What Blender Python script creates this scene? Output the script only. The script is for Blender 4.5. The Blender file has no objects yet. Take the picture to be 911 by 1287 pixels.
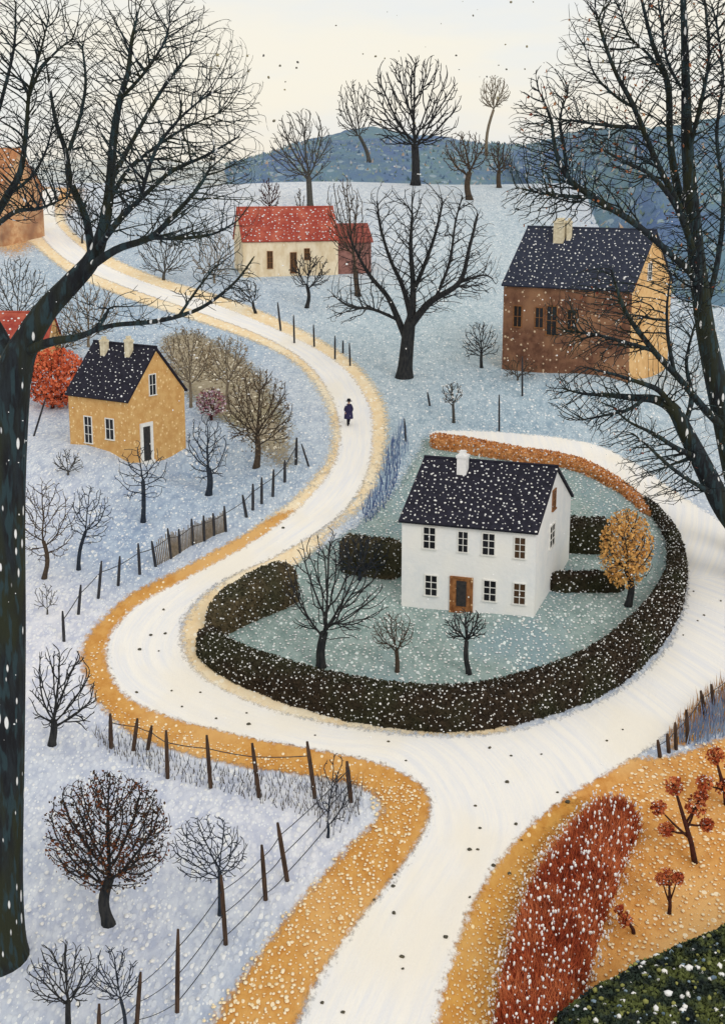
import bpy, bmesh, math, random
import numpy as np
from mathutils import Vector, Matrix
from mathutils.bvhtree import BVHTree
from mathutils.geometry import delaunay_2d_cdt

random.seed(7)
RNG = np.random.default_rng(7)
SC = bpy.context.scene
COL = SC.collection
R = math.radians

# ------------------------------------------------------------------ camera
IW, IH, F = 911.0, 1287.0, 1800.0
PITCH = R(14.1)
CAMZ = 40.4
cam_d = bpy.data.cameras.new('camera')
cam_d.sensor_fit = 'VERTICAL'
cam_d.sensor_height = 24.0
cam_d.lens = 24.0 * F / IH
cam_d.clip_start = 0.5
cam_d.clip_end = 6000
cam = bpy.data.objects.new('camera', cam_d)
COL.objects.link(cam)
cam.location = (0, 0, CAMZ)
cam.rotation_euler = (math.pi / 2 - PITCH, 0, 0)
SC.camera = cam
CO = Vector((0, 0, CAMZ))


def ray(px, py):
    """direction of the sight line through a point of the photograph (911 x 1287)"""
    x = (px - IW / 2) / F
    v = -(py - IH / 2) / F
    c, s = math.cos(PITCH), math.sin(PITCH)
    return Vector((x, c + v * s, -s + v * c))


# ------------------------------------------------------------------ terrain
SLOPE = math.tan(R(8.3))
MOUNDS = [(-13.8, 111.5, 4, 4, -1.9), (22, 130, 7, 5, 1.5), (10.5, 84, 7, 6, .5), (-21.5, 112.0, 7.5, 7.0, 1.5), (27, 58, 14, 10, 0.6), (-24, 66, 14, 10, 0.5)]


def H(x, y):
    z = SLOPE * y
    t = (y - 250.0) / 6.0
    sp = t if t > 30 else math.log1p(math.exp(t)) if t > -30 else 0.0
    z -= 0.30 * 6.0 * sp
    k = 1.0 if y < 600 else 0.0
    z = max(z, -40.0) if y > 260 else z
    z += k * (0.45 * math.sin(x * 0.075 + 1.3) * math.sin(y * 0.06 + 0.4) + 0.25 * math.sin(x * 0.13 - y * 0.09))
    for mx, my, sx, sy, a in MOUNDS:
        z += a * math.exp(-((x - mx) / sx) ** 2 - ((y - my) / sy) ** 2)
    return z


xs = sorted(set([-1500, -900, -500, -300, -200, -150] + list(range(-120, 121, 2)) + [150, 200, 300, 500, 900, 1500]))
ys = [-200, -100, -50, -20] + [1.5 * i for i in range(0, 185)] + [280, 285, 290, 300, 320, 340, 370, 400, 450, 520, 600, 800, 1200, 2000, 3000]
tv = [(x, y, H(x, y)) for y in ys for x in xs]
nx = len(xs)
tf = [(j * nx + i, j * nx + i + 1, (j + 1) * nx + i + 1, (j + 1) * nx + i) for j in range(len(ys) - 1) for i in range(nx - 1)]
BV = BVHTree.FromPolygons([Vector(v) for v in tv], tf)


def at(px, py):
    h = BV.ray_cast(CO, ray(px, py))
    if h[0] is None:
        d = ray(px, py)
        return CO + d * (245.0 / d.y)
    return h[0]


def at_y(px, py, Y):
    d = ray(px, py)
    return CO + d * (Y / d.y)


def mpp(p):
    """metres per photograph pixel at a point"""
    c, s = math.cos(PITCH), math.sin(PITCH)
    dep = p.y * c - (p.z - CAMZ) * s
    return dep / F


# ------------------------------------------------------------------ helpers
def mesh_obj(name, verts, faces, mat, parent=None, smooth=False):
    me = bpy.data.meshes.new(name)
    me.from_pydata([tuple(v) for v in verts], [], [tuple(f) for f in faces])
    if smooth:
        me.polygons.foreach_set('use_smooth', [True] * len(me.polygons))
    for m in (mat if isinstance(mat, (list, tuple)) else [mat]):
        me.materials.append(m)
    me.update()
    o = bpy.data.objects.new(name, me)
    COL.objects.link(o)
    if parent is not None:
        o.parent = parent
    return o


def np_obj(name, V, T, mat, parent=None, smooth=True):
    """fast mesh from numpy vertices and triangles"""
    me = bpy.data.meshes.new(name)
    V = np.asarray(V, dtype=np.float32)
    T = np.asarray(T, dtype=np.int32)
    me.vertices.add(len(V))
    me.vertices.foreach_set('co', V.ravel())
    me.loops.add(T.size)
    me.loops.foreach_set('vertex_index', T.ravel())
    me.polygons.add(len(T))
    me.polygons.foreach_set('loop_start', np.arange(len(T), dtype=np.int32) * T.shape[1])
    me.polygons.foreach_set('use_smooth', np.full(len(T), smooth))
    me.materials.append(mat)
    me.update(calc_edges=True)
    me.validate()
    o = bpy.data.objects.new(name, me)
    COL.objects.link(o)
    if parent is not None:
        o.parent = parent
    return o


def empty(name, loc, rz=0.0, label=None, cat=None, group=None):
    o = bpy.data.objects.new(name, None)
    o.empty_display_size = 0.3
    COL.objects.link(o)
    o.location = loc
    o.rotation_euler = (0, 0, rz)
    tag(o, label, cat, group)
    return o


def tag(o, label=None, cat=None, group=None, kind=None):
    if label: o['label'] = label
    if cat: o['category'] = cat
    if group: o['group'] = group
    if kind: o['kind'] = kind
    return o


class MB:
    def __init__(self): self.v, self.f = [], []

    def add(self, v, f):
        n = len(self.v)
        self.v += [tuple(p) for p in v]
        self.f += [tuple(i + n for i in q) for q in f]

    def box(self, x0, x1, y0, y1, z0, z1, m=None):
        v = [Vector((x, y, z)) for z in (z0, z1) for y in (y0, y1) for x in (x0, x1)]
        if m is not None: v = [m @ p for p in v]
        self.add(v, [(0, 2, 3, 1), (4, 5, 7, 6), (0, 1, 5, 4), (2, 6, 7, 3), (0, 4, 6, 2), (1, 3, 7, 5)])

    def tube(self, pts, rad, k=6, cap=True):
        pts = [Vector(p) for p in pts]
        n0 = len(self.v)
        up = Vector((0.31, 0.17, 0.93))
        for i, p in enumerate(pts):
            d = (pts[min(i + 1, len(pts) - 1)] - pts[max(i - 1, 0)]).normalized()
            if i == 0: a = d.cross(up if abs(d.dot(up)) < .9 else Vector((1, 0, 0))).normalized()
            else:
                a = a - d * a.dot(d)
                a = a.normalized() if a.length > 1e-4 else d.cross(Vector((1, 0, 0))).normalized()
            b = d.cross(a)
            for j in range(k):
                t = 2 * math.pi * j / k
                self.v.append(tuple(p + (a * math.cos(t) + b * math.sin(t)) * rad[i]))
        for i in range(len(pts) - 1):
            for j in range(k):
                self.f.append((n0 + i * k + j, n0 + i * k + (j + 1) % k, n0 + (i + 1) * k + (j + 1) % k, n0 + (i + 1) * k + j))
        if cap:
            self.f.append(tuple(n0 + j for j in range(k))[::-1])
            self.f.append(tuple(n0 + (len(pts) - 1) * k + j for j in range(k)))

    def build(self, name, mat, parent=None, smooth=False):
        return mesh_obj(name, self.v, self.f, mat, parent, smooth)


def catmull(pts, sub=6, closed=False):
    n = len(pts)
    out = []
    P = [np.array(p, float) for p in pts]
    for i in range(n if closed else n - 1):
        if closed:
            a, b, c, d = P[(i - 1) % n], P[i], P[(i + 1) % n], P[(i + 2) % n]
        else:
            a, b, c, d = P[max(i - 1, 0)], P[i], P[i + 1], P[min(i + 2, n - 1)]
        for s in range(sub):
            t = s / sub
            out.append(0.5 * (2 * b + (c - a) * t + (2 * a - 5 * b + 4 * c - d) * t * t + (3 * b - a - 3 * c + d) * t ** 3))
    if not closed: out.append(P[-1])
    return out


# ------------------------------------------------------------------ materials
class NT:
    def __init__(self, m):
        self.t = m.node_tree
        self.n = self.t.nodes

    def new(self, typ, ins=None, **props):
        nd = self.n.new(typ)
        for k, v in props.items(): setattr(nd, k, v)
        for k, v in (ins or {}).items():
            s = nd.inputs[k]
            if isinstance(v, bpy.types.NodeSocket): self.t.links.new(v, s)
            else: s.default_value = v
        return nd

    def math(self, op, a, b=0.5, clamp=False):
        return self.new('ShaderNodeMath', {0: a, 1: b}, operation=op, use_clamp=clamp).outputs[0]

    def mix(self, f, a, b):
        nd = self.new('ShaderNodeMix', data_type='RGBA')
        for k, v in ((0, f), (6, a), (7, b)):
            if isinstance(v, bpy.types.NodeSocket): self.t.links.new(v, nd.inputs[k])
            else: nd.inputs[k].default_value = v if k == 0 else ((*v, 1) if len(v) == 3 else v)
        return nd.outputs[2]

    def ramp(self, v, a, b):
        return self.new('ShaderNodeMapRange', {0: v, 1: a, 2: b, 3: 0.0, 4: 1.0}, interpolation_type='SMOOTHSTEP').outputs[0]

    def noise(self, vec, scale, detail=3, rough=0.55):
        return self.new('ShaderNodeTexNoise', {'Vector': vec, 'Scale': scale, 'Detail': detail, 'Roughness': rough}).outputs[0]

    def coords(self, scale=(1, 1, 1), rot=(0, 0, 0)):
        c = self.new('ShaderNodeTexCoord').outputs['Object']
        return self.new('ShaderNodeMapping', {'Vector': c, 'Scale': scale, 'Rotation': rot}).outputs[0]

    def dots(self, vec, scale, r0, r1, keep=1.0):
        """round specks: one per voronoi cell with a random size; keep = share of cells that have one"""
        v = self.new('ShaderNodeTexVoronoi', {'Vector': vec, 'Scale': scale, 'Randomness': 0.9})
        s = self.new('ShaderNodeSeparateColor', {0: v.outputs['Color']})
        r = self.new('ShaderNodeMapRange', {0: s.outputs[0], 1: 0.0, 2: 1.0, 3: r0, 4: r1}).outputs[0]
        k = self.math('LESS_THAN', s.outputs[1], keep)
        d = self.math('SUBTRACT', self.math('ADD', self.math('MULTIPLY', r, 1.35), .05), v.outputs['Distance'])
        return self.math('MULTIPLY', self.ramp(d, -0.02, 0.05), k)


def srgb(r, g, b):
    f = lambda c: (c / 255 / 12.92) if c <= 10 else ((c / 255 + 0.055) / 1.055) ** 2.4
    return (f(r), f(g), f(b))


def new_mat(name):
    m = bpy.data.materials.new(name)
    m.use_nodes = True
    nt = NT(m)
    b = nt.n['Principled BSDF']
    b.inputs['Specular IOR Level'].default_value = 0.25
    return m, nt, b


def make_mat(name, c1, c2=None, scale=3.0, c3=None, scale3=0.4, dots=(), rough=0.85, stretch=(1, 1, 1), bump=0.3, bumpscale=12, fine=None):
    m, nt, b = new_mat(name)
    vec = nt.coords(stretch)
    col = (*c1, 1)
    if c2:
        col = nt.mix(nt.ramp(nt.noise(vec, scale, 4, 0.65), 0.35, 0.65), c1, c2)
    if c3:
        col = nt.mix(nt.ramp(nt.noise(vec, scale3, 3), 0.42, 0.62), col, c3)
    if fine:
        fc, fs, amt = fine
        col = nt.mix(nt.math('MULTIPLY', nt.ramp(nt.noise(vec, fs, 2), 0.5, 0.62), amt), col, fc)
    hgt = nt.noise(vec, bumpscale, 3)
    for dc, ds, r0, r1, keep, dstr in dots:
        dv = nt.coords(dstr)
        d = nt.dots(dv, ds, r0, r1, keep)
        col = nt.mix(d, col, dc)
        hgt = nt.math('ADD', hgt, nt.math('MULTIPLY', d, 0.6))
    if isinstance(col, tuple): b.inputs['Base Color'].default_value = col
    else: nt.t.links.new(col, b.inputs['Base Color'])
    b.inputs['Roughness'].default_value = rough
    if bump:
        bn = nt.new('ShaderNodeBump', {'Strength': bump, 'Distance': 0.08, 'Height': hgt})
        nt.t.links.new(bn.outputs[0], b.inputs['Normal'])
    return m


SNOWC = (0.86, 0.86, 0.84)
M = {}
M['snow_clump'] = make_mat('snow_clump', (0.88, 0.87, 0.84), (0.80, 0.82, 0.86), 2.0, bump=0)
M['bark'] = make_mat('bark', (0.012, 0.014, 0.018), (0.035, 0.035, 0.035), 6, stretch=(1, 1, .3), bump=.5)
M['bark_flecked'] = make_mat('bark_flecked', (0.007, 0.008, 0.011), (0.016, 0.022, 0.028), 2.2, c3=(0.022, 0.026, 0.014), scale3=.5, stretch=(1.5, 1.5, .3),
                             dots=[((.78, .79, .80), 1.0, .03, .22, .45, (3.6, 3.6, 1.1))], bump=1.0, bumpscale=5, fine=((.024, .048, .058), 2.6, .8))
M['bark_blue'] = make_mat('bark_blue', (0.012, 0.018, 0.032), (0.03, 0.04, 0.055), 5, bump=.4)
M['bark_brown'] = make_mat('bark_brown', (0.045, 0.032, 0.024), (0.085, 0.06, 0.04), 5, bump=.4)
M['bark_pale'] = make_mat('bark_pale', (0.16, 0.13, 0.09), (0.25, 0.20, 0.15), 5, bump=.4)
M['bark_grey'] = make_mat('bark_grey', (0.05, 0.048, 0.045), (0.09, 0.085, 0.075), 5, bump=.4)
M['bark_red'] = make_mat('bark_red', (0.035, 0.012, 0.010), (0.07, 0.02, 0.014), 5, bump=.4)
M['wood_post'] = make_mat('wood_post', (0.035, 0.022, 0.016), (0.085, 0.05, 0.032), 8, stretch=(1, 1, .2), bump=.5)
M['wood_dark'] = make_mat('wood_dark', (0.02, 0.022, 0.03), (0.05, 0.05, 0.055), 8, stretch=(1, 1, .2), bump=.5)
M['wire'] = make_mat('wire', (0.03, 0.035, 0.045), bump=0, rough=.6)
M['white_wall'] = make_mat('white_wall', (.84, .84, .835), (.76, .78, .80), 1.2, c3=(.86, .85, .82), scale3=.3, bump=.25, bumpscale=4)
M['ochre_wall'] = make_mat('ochre_wall', srgb(214, 172, 112), srgb(200, 152, 92), 1.6, dots=[(srgb(236, 204, 150), 4.0, .05, .28, .85, (1, 1, 1))], bump=.3)
M['brick_wall'] = make_mat('brick_wall', srgb(130, 92, 72), srgb(96, 64, 50), 1.3, c3=srgb(152, 112, 84), scale3=.25,
                           dots=[(srgb(216, 190, 160), 3.0, .02, .22, .6, (1, 1, 1))], bump=.4)
M['tan_wall'] = make_mat('tan_wall', srgb(226, 184, 128), srgb(206, 160, 104), .9, dots=[(srgb(246, 226, 190), 2.0, .05, .2, .35, (1, 1, 1))], bump=.3)
M['cream_wall'] = make_mat('cream_wall', srgb(236, 222, 196), srgb(214, 194, 160), .9, bump=.3, stretch=(1, 1, .5))
M['pink_wall'] = make_mat('pink_wall', srgb(150, 108, 100), srgb(118, 82, 76), 1.5, dots=[(srgb(225, 205, 200), 1.6, .05, .2, .3, (1, 1, 1))], bump=.3)
M['orange_wall'] = make_mat('orange_wall', srgb(214, 176, 136), srgb(186, 138, 100), 1.5, c3=srgb(146, 108, 86), scale3=.15, bump=.3)
M['slate'] = make_mat('slate', (0.010, 0.010, 0.020), (0.02, 0.02, 0.035), 3, bump=.6, bumpscale=5)
M['slate_blue'] = make_mat('slate_blue', (0.022, 0.028, 0.05), (0.035, 0.042, 0.07), 3, bump=.6, bumpscale=5)
M['red_tile'] = make_mat('red_tile', srgb(166, 76, 62), srgb(146, 60, 52), 2.5, c3=srgb(180, 96, 78), scale3=.4, bump=.6, bumpscale=5)
M['pink_tile'] = make_mat('pink_tile', srgb(150, 84, 74), srgb(124, 66, 60), 2.5, bump=.6, bumpscale=5)
M['rust_tile'] = make_mat('rust_tile', srgb(196, 140, 98), srgb(168, 112, 76), 2.5, bump=.6, bumpscale=5)
M['chimney_cream'] = make_mat('chimney_cream', srgb(226, 216, 190), srgb(200, 188, 160), 3, bump=.3)
M['chimney_white'] = make_mat('chimney_white', (.85, .85, .85), (.76, .77, .79), 3, bump=.2)
M['trim_white'] = make_mat('trim_white', (.82, .81, .78), (.74, .73, .70), 5, bump=.1)
M['trim_brown'] = make_mat('trim_brown', srgb(150, 104, 66), srgb(120, 78, 46), 5, bump=.2)
M['door_brown'] = make_mat('door_brown', srgb(160, 110, 68), srgb(120, 76, 44), 3, dots=[(srgb(222, 190, 150), 5, .08, .25, .5, (1, 1, 1))], bump=.3)
M['door_dark'] = make_mat('door_dark', (.02, .02, .022), (.04, .035, .035), 4, bump=.2, rough=.5)
m, nt, b = new_mat('glass')
b.inputs['Base Color'].default_value = (.012, .013, .016, 1); b.inputs['Roughness'].default_value = .12
M['glass'] = m
m, nt, b = new_mat('glass_brown')
b.inputs['Base Color'].default_value = (.07, .04, .022, 1); b.inputs['Roughness'].default_value = .2
M['glass_brown'] = m
M['hedge_dark'] = make_mat('hedge_dark', (0.022, 0.015, 0.009), (0.042, 0.028, 0.016), 3, c3=(0.034, 0.034, 0.016), scale3=.25, bump=.8, bumpscale=6)
M['hedge_olive'] = make_mat('hedge_olive', (0.060, 0.046, 0.024), (0.105, 0.08, 0.042), 3, c3=(0.055, 0.052, 0.028), scale3=.3, bump=.8, bumpscale=6)
M['hedge_rust'] = make_mat('hedge_rust', srgb(216, 158, 104), srgb(194, 128, 74), 3, bump=.8, bumpscale=6)
M['heather'] = make_mat('heather', srgb(192, 96, 58), srgb(142, 60, 38), 1.6, c3=srgb(204, 120, 78), scale3=.5, bump=.8, bumpscale=6)
M['heather_dark'] = make_mat('heather_dark', srgb(150, 60, 36), srgb(96, 36, 24), 1.6, bump=.5)
M['evergreen'] = make_mat('evergreen', (0.010, 0.018, 0.014), (0.022, 0.035, 0.024), 3, bump=.5)
M['evergreen_leaf'] = make_mat('evergreen_leaf', (0.028, 0.045, 0.030), (0.012, 0.020, 0.022), 1.5, c3=(0.10, 0.12, 0.035), scale3=1.2, bump=0)
M['leaf_orange'] = make_mat('leaf_orange', srgb(220, 176, 108), srgb(206, 152, 84), 1.5, bump=0)
M['leaf_brown'] = make_mat('leaf_brown', srgb(120, 104, 84), srgb(96, 80, 60), 1.5, bump=0)
M['leaf_dark'] = make_mat('leaf_dark', srgb(70, 52, 34), srgb(48, 38, 28), 1.5, c3=srgb(110, 62, 34), scale3=.8, bump=0)
M['leaf_red'] = make_mat('leaf_red', srgb(172, 80, 44), srgb(140, 52, 32), 1.5, c3=srgb(200, 116, 70), scale3=2, bump=0)
M['leaf_redorange'] = make_mat('leaf_redorange', srgb(222, 122, 84), srgb(204, 98, 64), 1.2, bump=0)
M['leaf_plum'] = make_mat('leaf_plum', srgb(150, 84, 90), srgb(196, 170, 190), 2, bump=0)
M['leaf_olive'] = make_mat('leaf_olive', srgb(152, 140, 120), srgb(132, 122, 100), .6, c3=srgb(168, 146, 116), scale3=.2, bump=0)
M['bud'] = make_mat('bud', srgb(170, 96, 60), srgb(196, 150, 110), 1.0, c3=srgb(110, 50, 40), scale3=.7, bump=0)
M['grass_dark'] = make_mat('grass_dark', (.06, .07, .09), (.12, .10, .08), .8, bump=0)
M['grass_blue'] = make_mat('grass_blue', srgb(92, 112, 154), srgb(140, 160, 188), .8, bump=0)
M['reed_blue'] = make_mat('reed_blue', srgb(66, 86, 132), srgb(100, 120, 160), .8, bump=0)
M['grass_gold'] = make_mat('grass_gold', srgb(190, 140, 74), srgb(150, 104, 56), .8, bump=0)
M['stone'] = make_mat('stone', (.06, .06, .05), (.12, .10, .06), 1.0, bump=.2)
M['flake_dark'] = make_mat('flake_dark', (.10, .10, .10), (.30, .26, .15), .5, bump=0)
M['coat'] = make_mat('coat', (.020, .018, .06), (.035, .03, .09), 6, dots=[((.7, .7, .75), 3.5, .05, .22, .4, (1, 1, 1))], bump=.2)
M['dark_cloth'] = make_mat('dark_cloth', (.012, .012, .02), bump=0)
M['skin'] = make_mat('skin', (.55, .33, .24), bump=0, rough=.6)
for k_ in ('slate', 'slate_blue', 'red_tile', 'pink_tile', 'rust_tile'):
    nt = NT(M[k_]); b = nt.n['Principled BSDF']
    wv = nt.new('ShaderNodeTexWave', {'Vector': nt.coords(), 'Scale': 1.1, 'Distortion': 1.0, 'Detail': 2.0, 'Detail Scale': 2.0}, bands_direction='Z', wave_profile='SAW')
    bp = nt.new('ShaderNodeBump', {'Strength': .6, 'Distance': .10, 'Height': wv.outputs['Fac'], 'Normal': b.inputs['Normal'].links[0].from_socket})
    nt.t.links.new(bp.outputs[0], b.inputs['Normal'])


def edge_mat(name, cols, fade, dots=(), streak=None, bump=.3, cell=None, soft=0.35):
    """ground cover that thins out in specks along its rim ('edge' = metres from the rim)"""
    m, nt, b = new_mat(name)
    vec = nt.coords((1, .55, .55))
    c1, c2, c3 = cols
    n1 = nt.noise(vec, 1.6, 4, .7)
    if streak:
        uv = nt.new('ShaderNodeUVMap', uv_map='flow').outputs[0]
        sv = nt.new('ShaderNodeMapping', {'Vector': uv, 'Scale': streak}).outputs[0]
        n1 = nt.noise(sv, 1.0, 5, .7)
    col = nt.mix(nt.ramp(n1, .38, .66), c1, c2)
    col = nt.mix(nt.math('MULTIPLY', nt.ramp(nt.noise(vec, .16, 3), .48, .66), .8), col, c3)
    hgt = nt.noise(vec, 9, 3)
    for dc, ds, r0, r1, keep, dstr in dots:
        d = nt.dots(nt.coords(dstr), ds, r0, r1, keep)
        col = nt.mix(d, col, dc)
        hgt = nt.math('ADD', hgt, nt.math('MULTIPLY', d, .6))
    nt.t.links.new(col, b.inputs['Base Color'])
    b.inputs['Roughness'].default_value = .9
    bn = nt.new('ShaderNodeBump', {'Strength': bump, 'Distance': .08, 'Height': hgt})
    nt.t.links.new(bn.outputs[0], b.inputs['Normal'])
    if fade:
        e = nt.new('ShaderNodeAttribute', attribute_name='edge').outputs['Fac']
        a = nt.math('DIVIDE', e, fade)
        k = nt.math('ADD', a, nt.math('MULTIPLY', nt.math('SUBTRACT', nt.noise(vec, 4.0, 3, .7), .5), 1.6))
        k = nt.ramp(k, .5 - soft, .5 + soft)
        tr = nt.new('ShaderNodeBsdfTransparent')
        mx = nt.new('ShaderNodeMixShader', {0: k, 1: tr.outputs[0], 2: b.outputs[0]})
        nt.t.links.new(mx.outputs[0], nt.n['Material Output'].inputs[0])
    return m


# snow-covered ground: white snow, blue shading painted into its colour, teal grass showing through thin cover
m, nt, b = new_mat('snowfield')
vec = nt.coords((1, .5, .5))
thin = nt.new('ShaderNodeAttribute', attribute_name='thin').outputs['Color']  # red channel: blue shade put into the colour; green channel: teal grass
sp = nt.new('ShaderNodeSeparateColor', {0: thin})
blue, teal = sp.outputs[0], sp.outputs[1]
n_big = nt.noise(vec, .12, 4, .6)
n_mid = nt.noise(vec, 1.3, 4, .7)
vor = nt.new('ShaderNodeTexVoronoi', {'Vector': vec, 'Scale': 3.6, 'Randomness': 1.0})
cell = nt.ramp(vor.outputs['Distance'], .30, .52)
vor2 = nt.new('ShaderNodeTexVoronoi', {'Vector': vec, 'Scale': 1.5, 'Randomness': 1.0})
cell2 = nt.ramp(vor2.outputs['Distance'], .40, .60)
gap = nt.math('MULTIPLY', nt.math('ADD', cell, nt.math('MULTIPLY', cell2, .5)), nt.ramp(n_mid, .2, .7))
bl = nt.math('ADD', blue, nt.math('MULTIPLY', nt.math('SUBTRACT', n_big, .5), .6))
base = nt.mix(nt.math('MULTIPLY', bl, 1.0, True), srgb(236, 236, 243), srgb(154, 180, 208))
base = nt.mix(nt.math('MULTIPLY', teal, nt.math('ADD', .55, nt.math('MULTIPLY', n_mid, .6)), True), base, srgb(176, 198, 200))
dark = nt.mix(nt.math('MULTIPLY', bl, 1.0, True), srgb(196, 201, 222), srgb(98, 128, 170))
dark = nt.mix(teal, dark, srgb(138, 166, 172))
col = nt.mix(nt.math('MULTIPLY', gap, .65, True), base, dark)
dd = nt.dots(vec, 3.0, .04, .24, .6)
col = nt.mix(nt.math('MULTIPLY', dd, .9), col, srgb(238, 240, 242))
d2 = nt.dots(vec, 6.5, .02, .26, .75)
col = nt.mix(nt.math('MULTIPLY', d2, .85), col, srgb(236, 240, 244))
nt.t.links.new(col, b.inputs['Base Color'])
b.inputs['Roughness'].default_value = .9
bn = nt.new('ShaderNodeBump', {'Strength': .4, 'Distance': .12, 'Height': nt.math('SUBTRACT', nt.math('ADD', n_mid, dd), gap)})
nt.t.links.new(bn.outputs[0], b.inputs['Normal'])
M['snowfield'] = m

M['road'] = edge_mat('road_snow', (srgb(244, 241, 236), srgb(231, 232, 236), srgb(240, 234, 222)), .7,
                     streak=(9, .5, 1), bump=.25, soft=.3)
M['verge'] = edge_mat('verge_grass', (srgb(212, 160, 88), srgb(196, 138, 66), srgb(222, 178, 116)), .8,
                      dots=[(srgb(246, 230, 198), 3.4, .02, .19, .8, (1, .55, .55))])
M['verge_pale'] = edge_mat('verge_pale_grass', (srgb(241, 222, 188), srgb(234, 208, 166), srgb(243, 232, 208)), 1.2,
                           dots=[(srgb(248, 238, 216), 2.4, .08, .28, .8, (1, .55, .55))])
M['orange_field'] = edge_mat('orange_field_grass', (srgb(218, 162, 92), srgb(200, 138, 68), srgb(226, 184, 124)), .9,
                             dots=[(srgb(246, 228, 196), 3.0, .02, .18, .7, (.7, .6, .6))])
M['gold_field'] = edge_mat('gold_field_grass', (srgb(212, 160, 82), srgb(196, 136, 60), srgb(212, 168, 100)), 1.2,
                           dots=[(srgb(246, 224, 180), 2.4, .04, .20, .6, (1, .5, .5))])
M['lawn'] = edge_mat('lawn_frost', (srgb(156, 174, 172), srgb(126, 148, 146), srgb(134, 158, 168)), 1.2,
                     dots=[(srgb(226, 236, 236), 3.4, .02, .24, .85, (1, .55, .55))], bump=.5)
M['brown_bank'] = edge_mat('brown_bank_grass', (srgb(164, 154, 134), srgb(142, 130, 106), srgb(148, 142, 112)), 3.0,
                           dots=[(srgb(224, 216, 196), 2.0, .05, .26, .7, (1, .55, .55))], bump=.5)
M['sand_bank'] = edge_mat('sand_bank_grass', (srgb(226, 180, 126), srgb(206, 152, 92), srgb(232, 204, 160)), 6.0, bump=.3)

# ------------------------------------------------------------------ ground sheet
GROUND_TINT = []
BLOBS = [  # px, py, radius px, painted blue shade, teal grass
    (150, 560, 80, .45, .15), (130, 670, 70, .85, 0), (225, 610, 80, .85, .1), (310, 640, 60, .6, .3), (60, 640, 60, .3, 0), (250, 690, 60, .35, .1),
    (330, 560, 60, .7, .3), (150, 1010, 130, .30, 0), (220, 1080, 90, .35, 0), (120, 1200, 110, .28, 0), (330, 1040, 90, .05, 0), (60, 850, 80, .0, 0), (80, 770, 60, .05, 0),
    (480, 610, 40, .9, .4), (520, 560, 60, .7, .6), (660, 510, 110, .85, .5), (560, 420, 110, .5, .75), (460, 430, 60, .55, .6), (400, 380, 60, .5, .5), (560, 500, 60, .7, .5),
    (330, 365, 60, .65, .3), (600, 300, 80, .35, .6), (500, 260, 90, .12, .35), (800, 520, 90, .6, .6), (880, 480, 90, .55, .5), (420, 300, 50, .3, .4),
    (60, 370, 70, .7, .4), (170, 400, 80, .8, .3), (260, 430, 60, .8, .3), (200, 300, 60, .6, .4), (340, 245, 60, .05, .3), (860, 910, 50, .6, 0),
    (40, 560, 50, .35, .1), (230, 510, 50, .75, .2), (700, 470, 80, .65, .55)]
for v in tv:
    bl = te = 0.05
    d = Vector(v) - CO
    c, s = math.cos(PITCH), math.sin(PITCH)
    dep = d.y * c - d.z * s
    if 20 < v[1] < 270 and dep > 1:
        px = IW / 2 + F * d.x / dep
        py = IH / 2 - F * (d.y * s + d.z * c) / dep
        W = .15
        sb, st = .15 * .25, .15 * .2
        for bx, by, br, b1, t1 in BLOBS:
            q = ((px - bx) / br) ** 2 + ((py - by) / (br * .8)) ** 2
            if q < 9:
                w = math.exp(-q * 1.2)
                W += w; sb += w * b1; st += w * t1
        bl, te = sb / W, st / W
    GROUND_TINT.append((bl, te, 0, 1))
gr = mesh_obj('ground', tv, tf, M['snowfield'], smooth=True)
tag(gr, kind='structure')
ca = gr.data.color_attributes.new('thin', 'FLOAT_COLOR', 'POINT')  # per-vertex tint: painted blue shading plus teal grass
ca.data.foreach_set('color', [c for t in GROUND_TINT for c in t])


def in_poly(x, y, P):
    n, c, j = len(P), False, len(P) - 1
    for i in range(n):
        if (P[i][1] > y) != (P[j][1] > y) and x < (P[j][0] - P[i][0]) * (y - P[i][1]) / (P[j][1] - P[i][1]) + P[i][0]:
            c = not c
        j = i
    return c


def world_poly(px_poly, sub=5, closed=True):
    return [tuple(at(p[0], p[1]).xy) for p in catmull(px_poly, sub, closed)]


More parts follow.
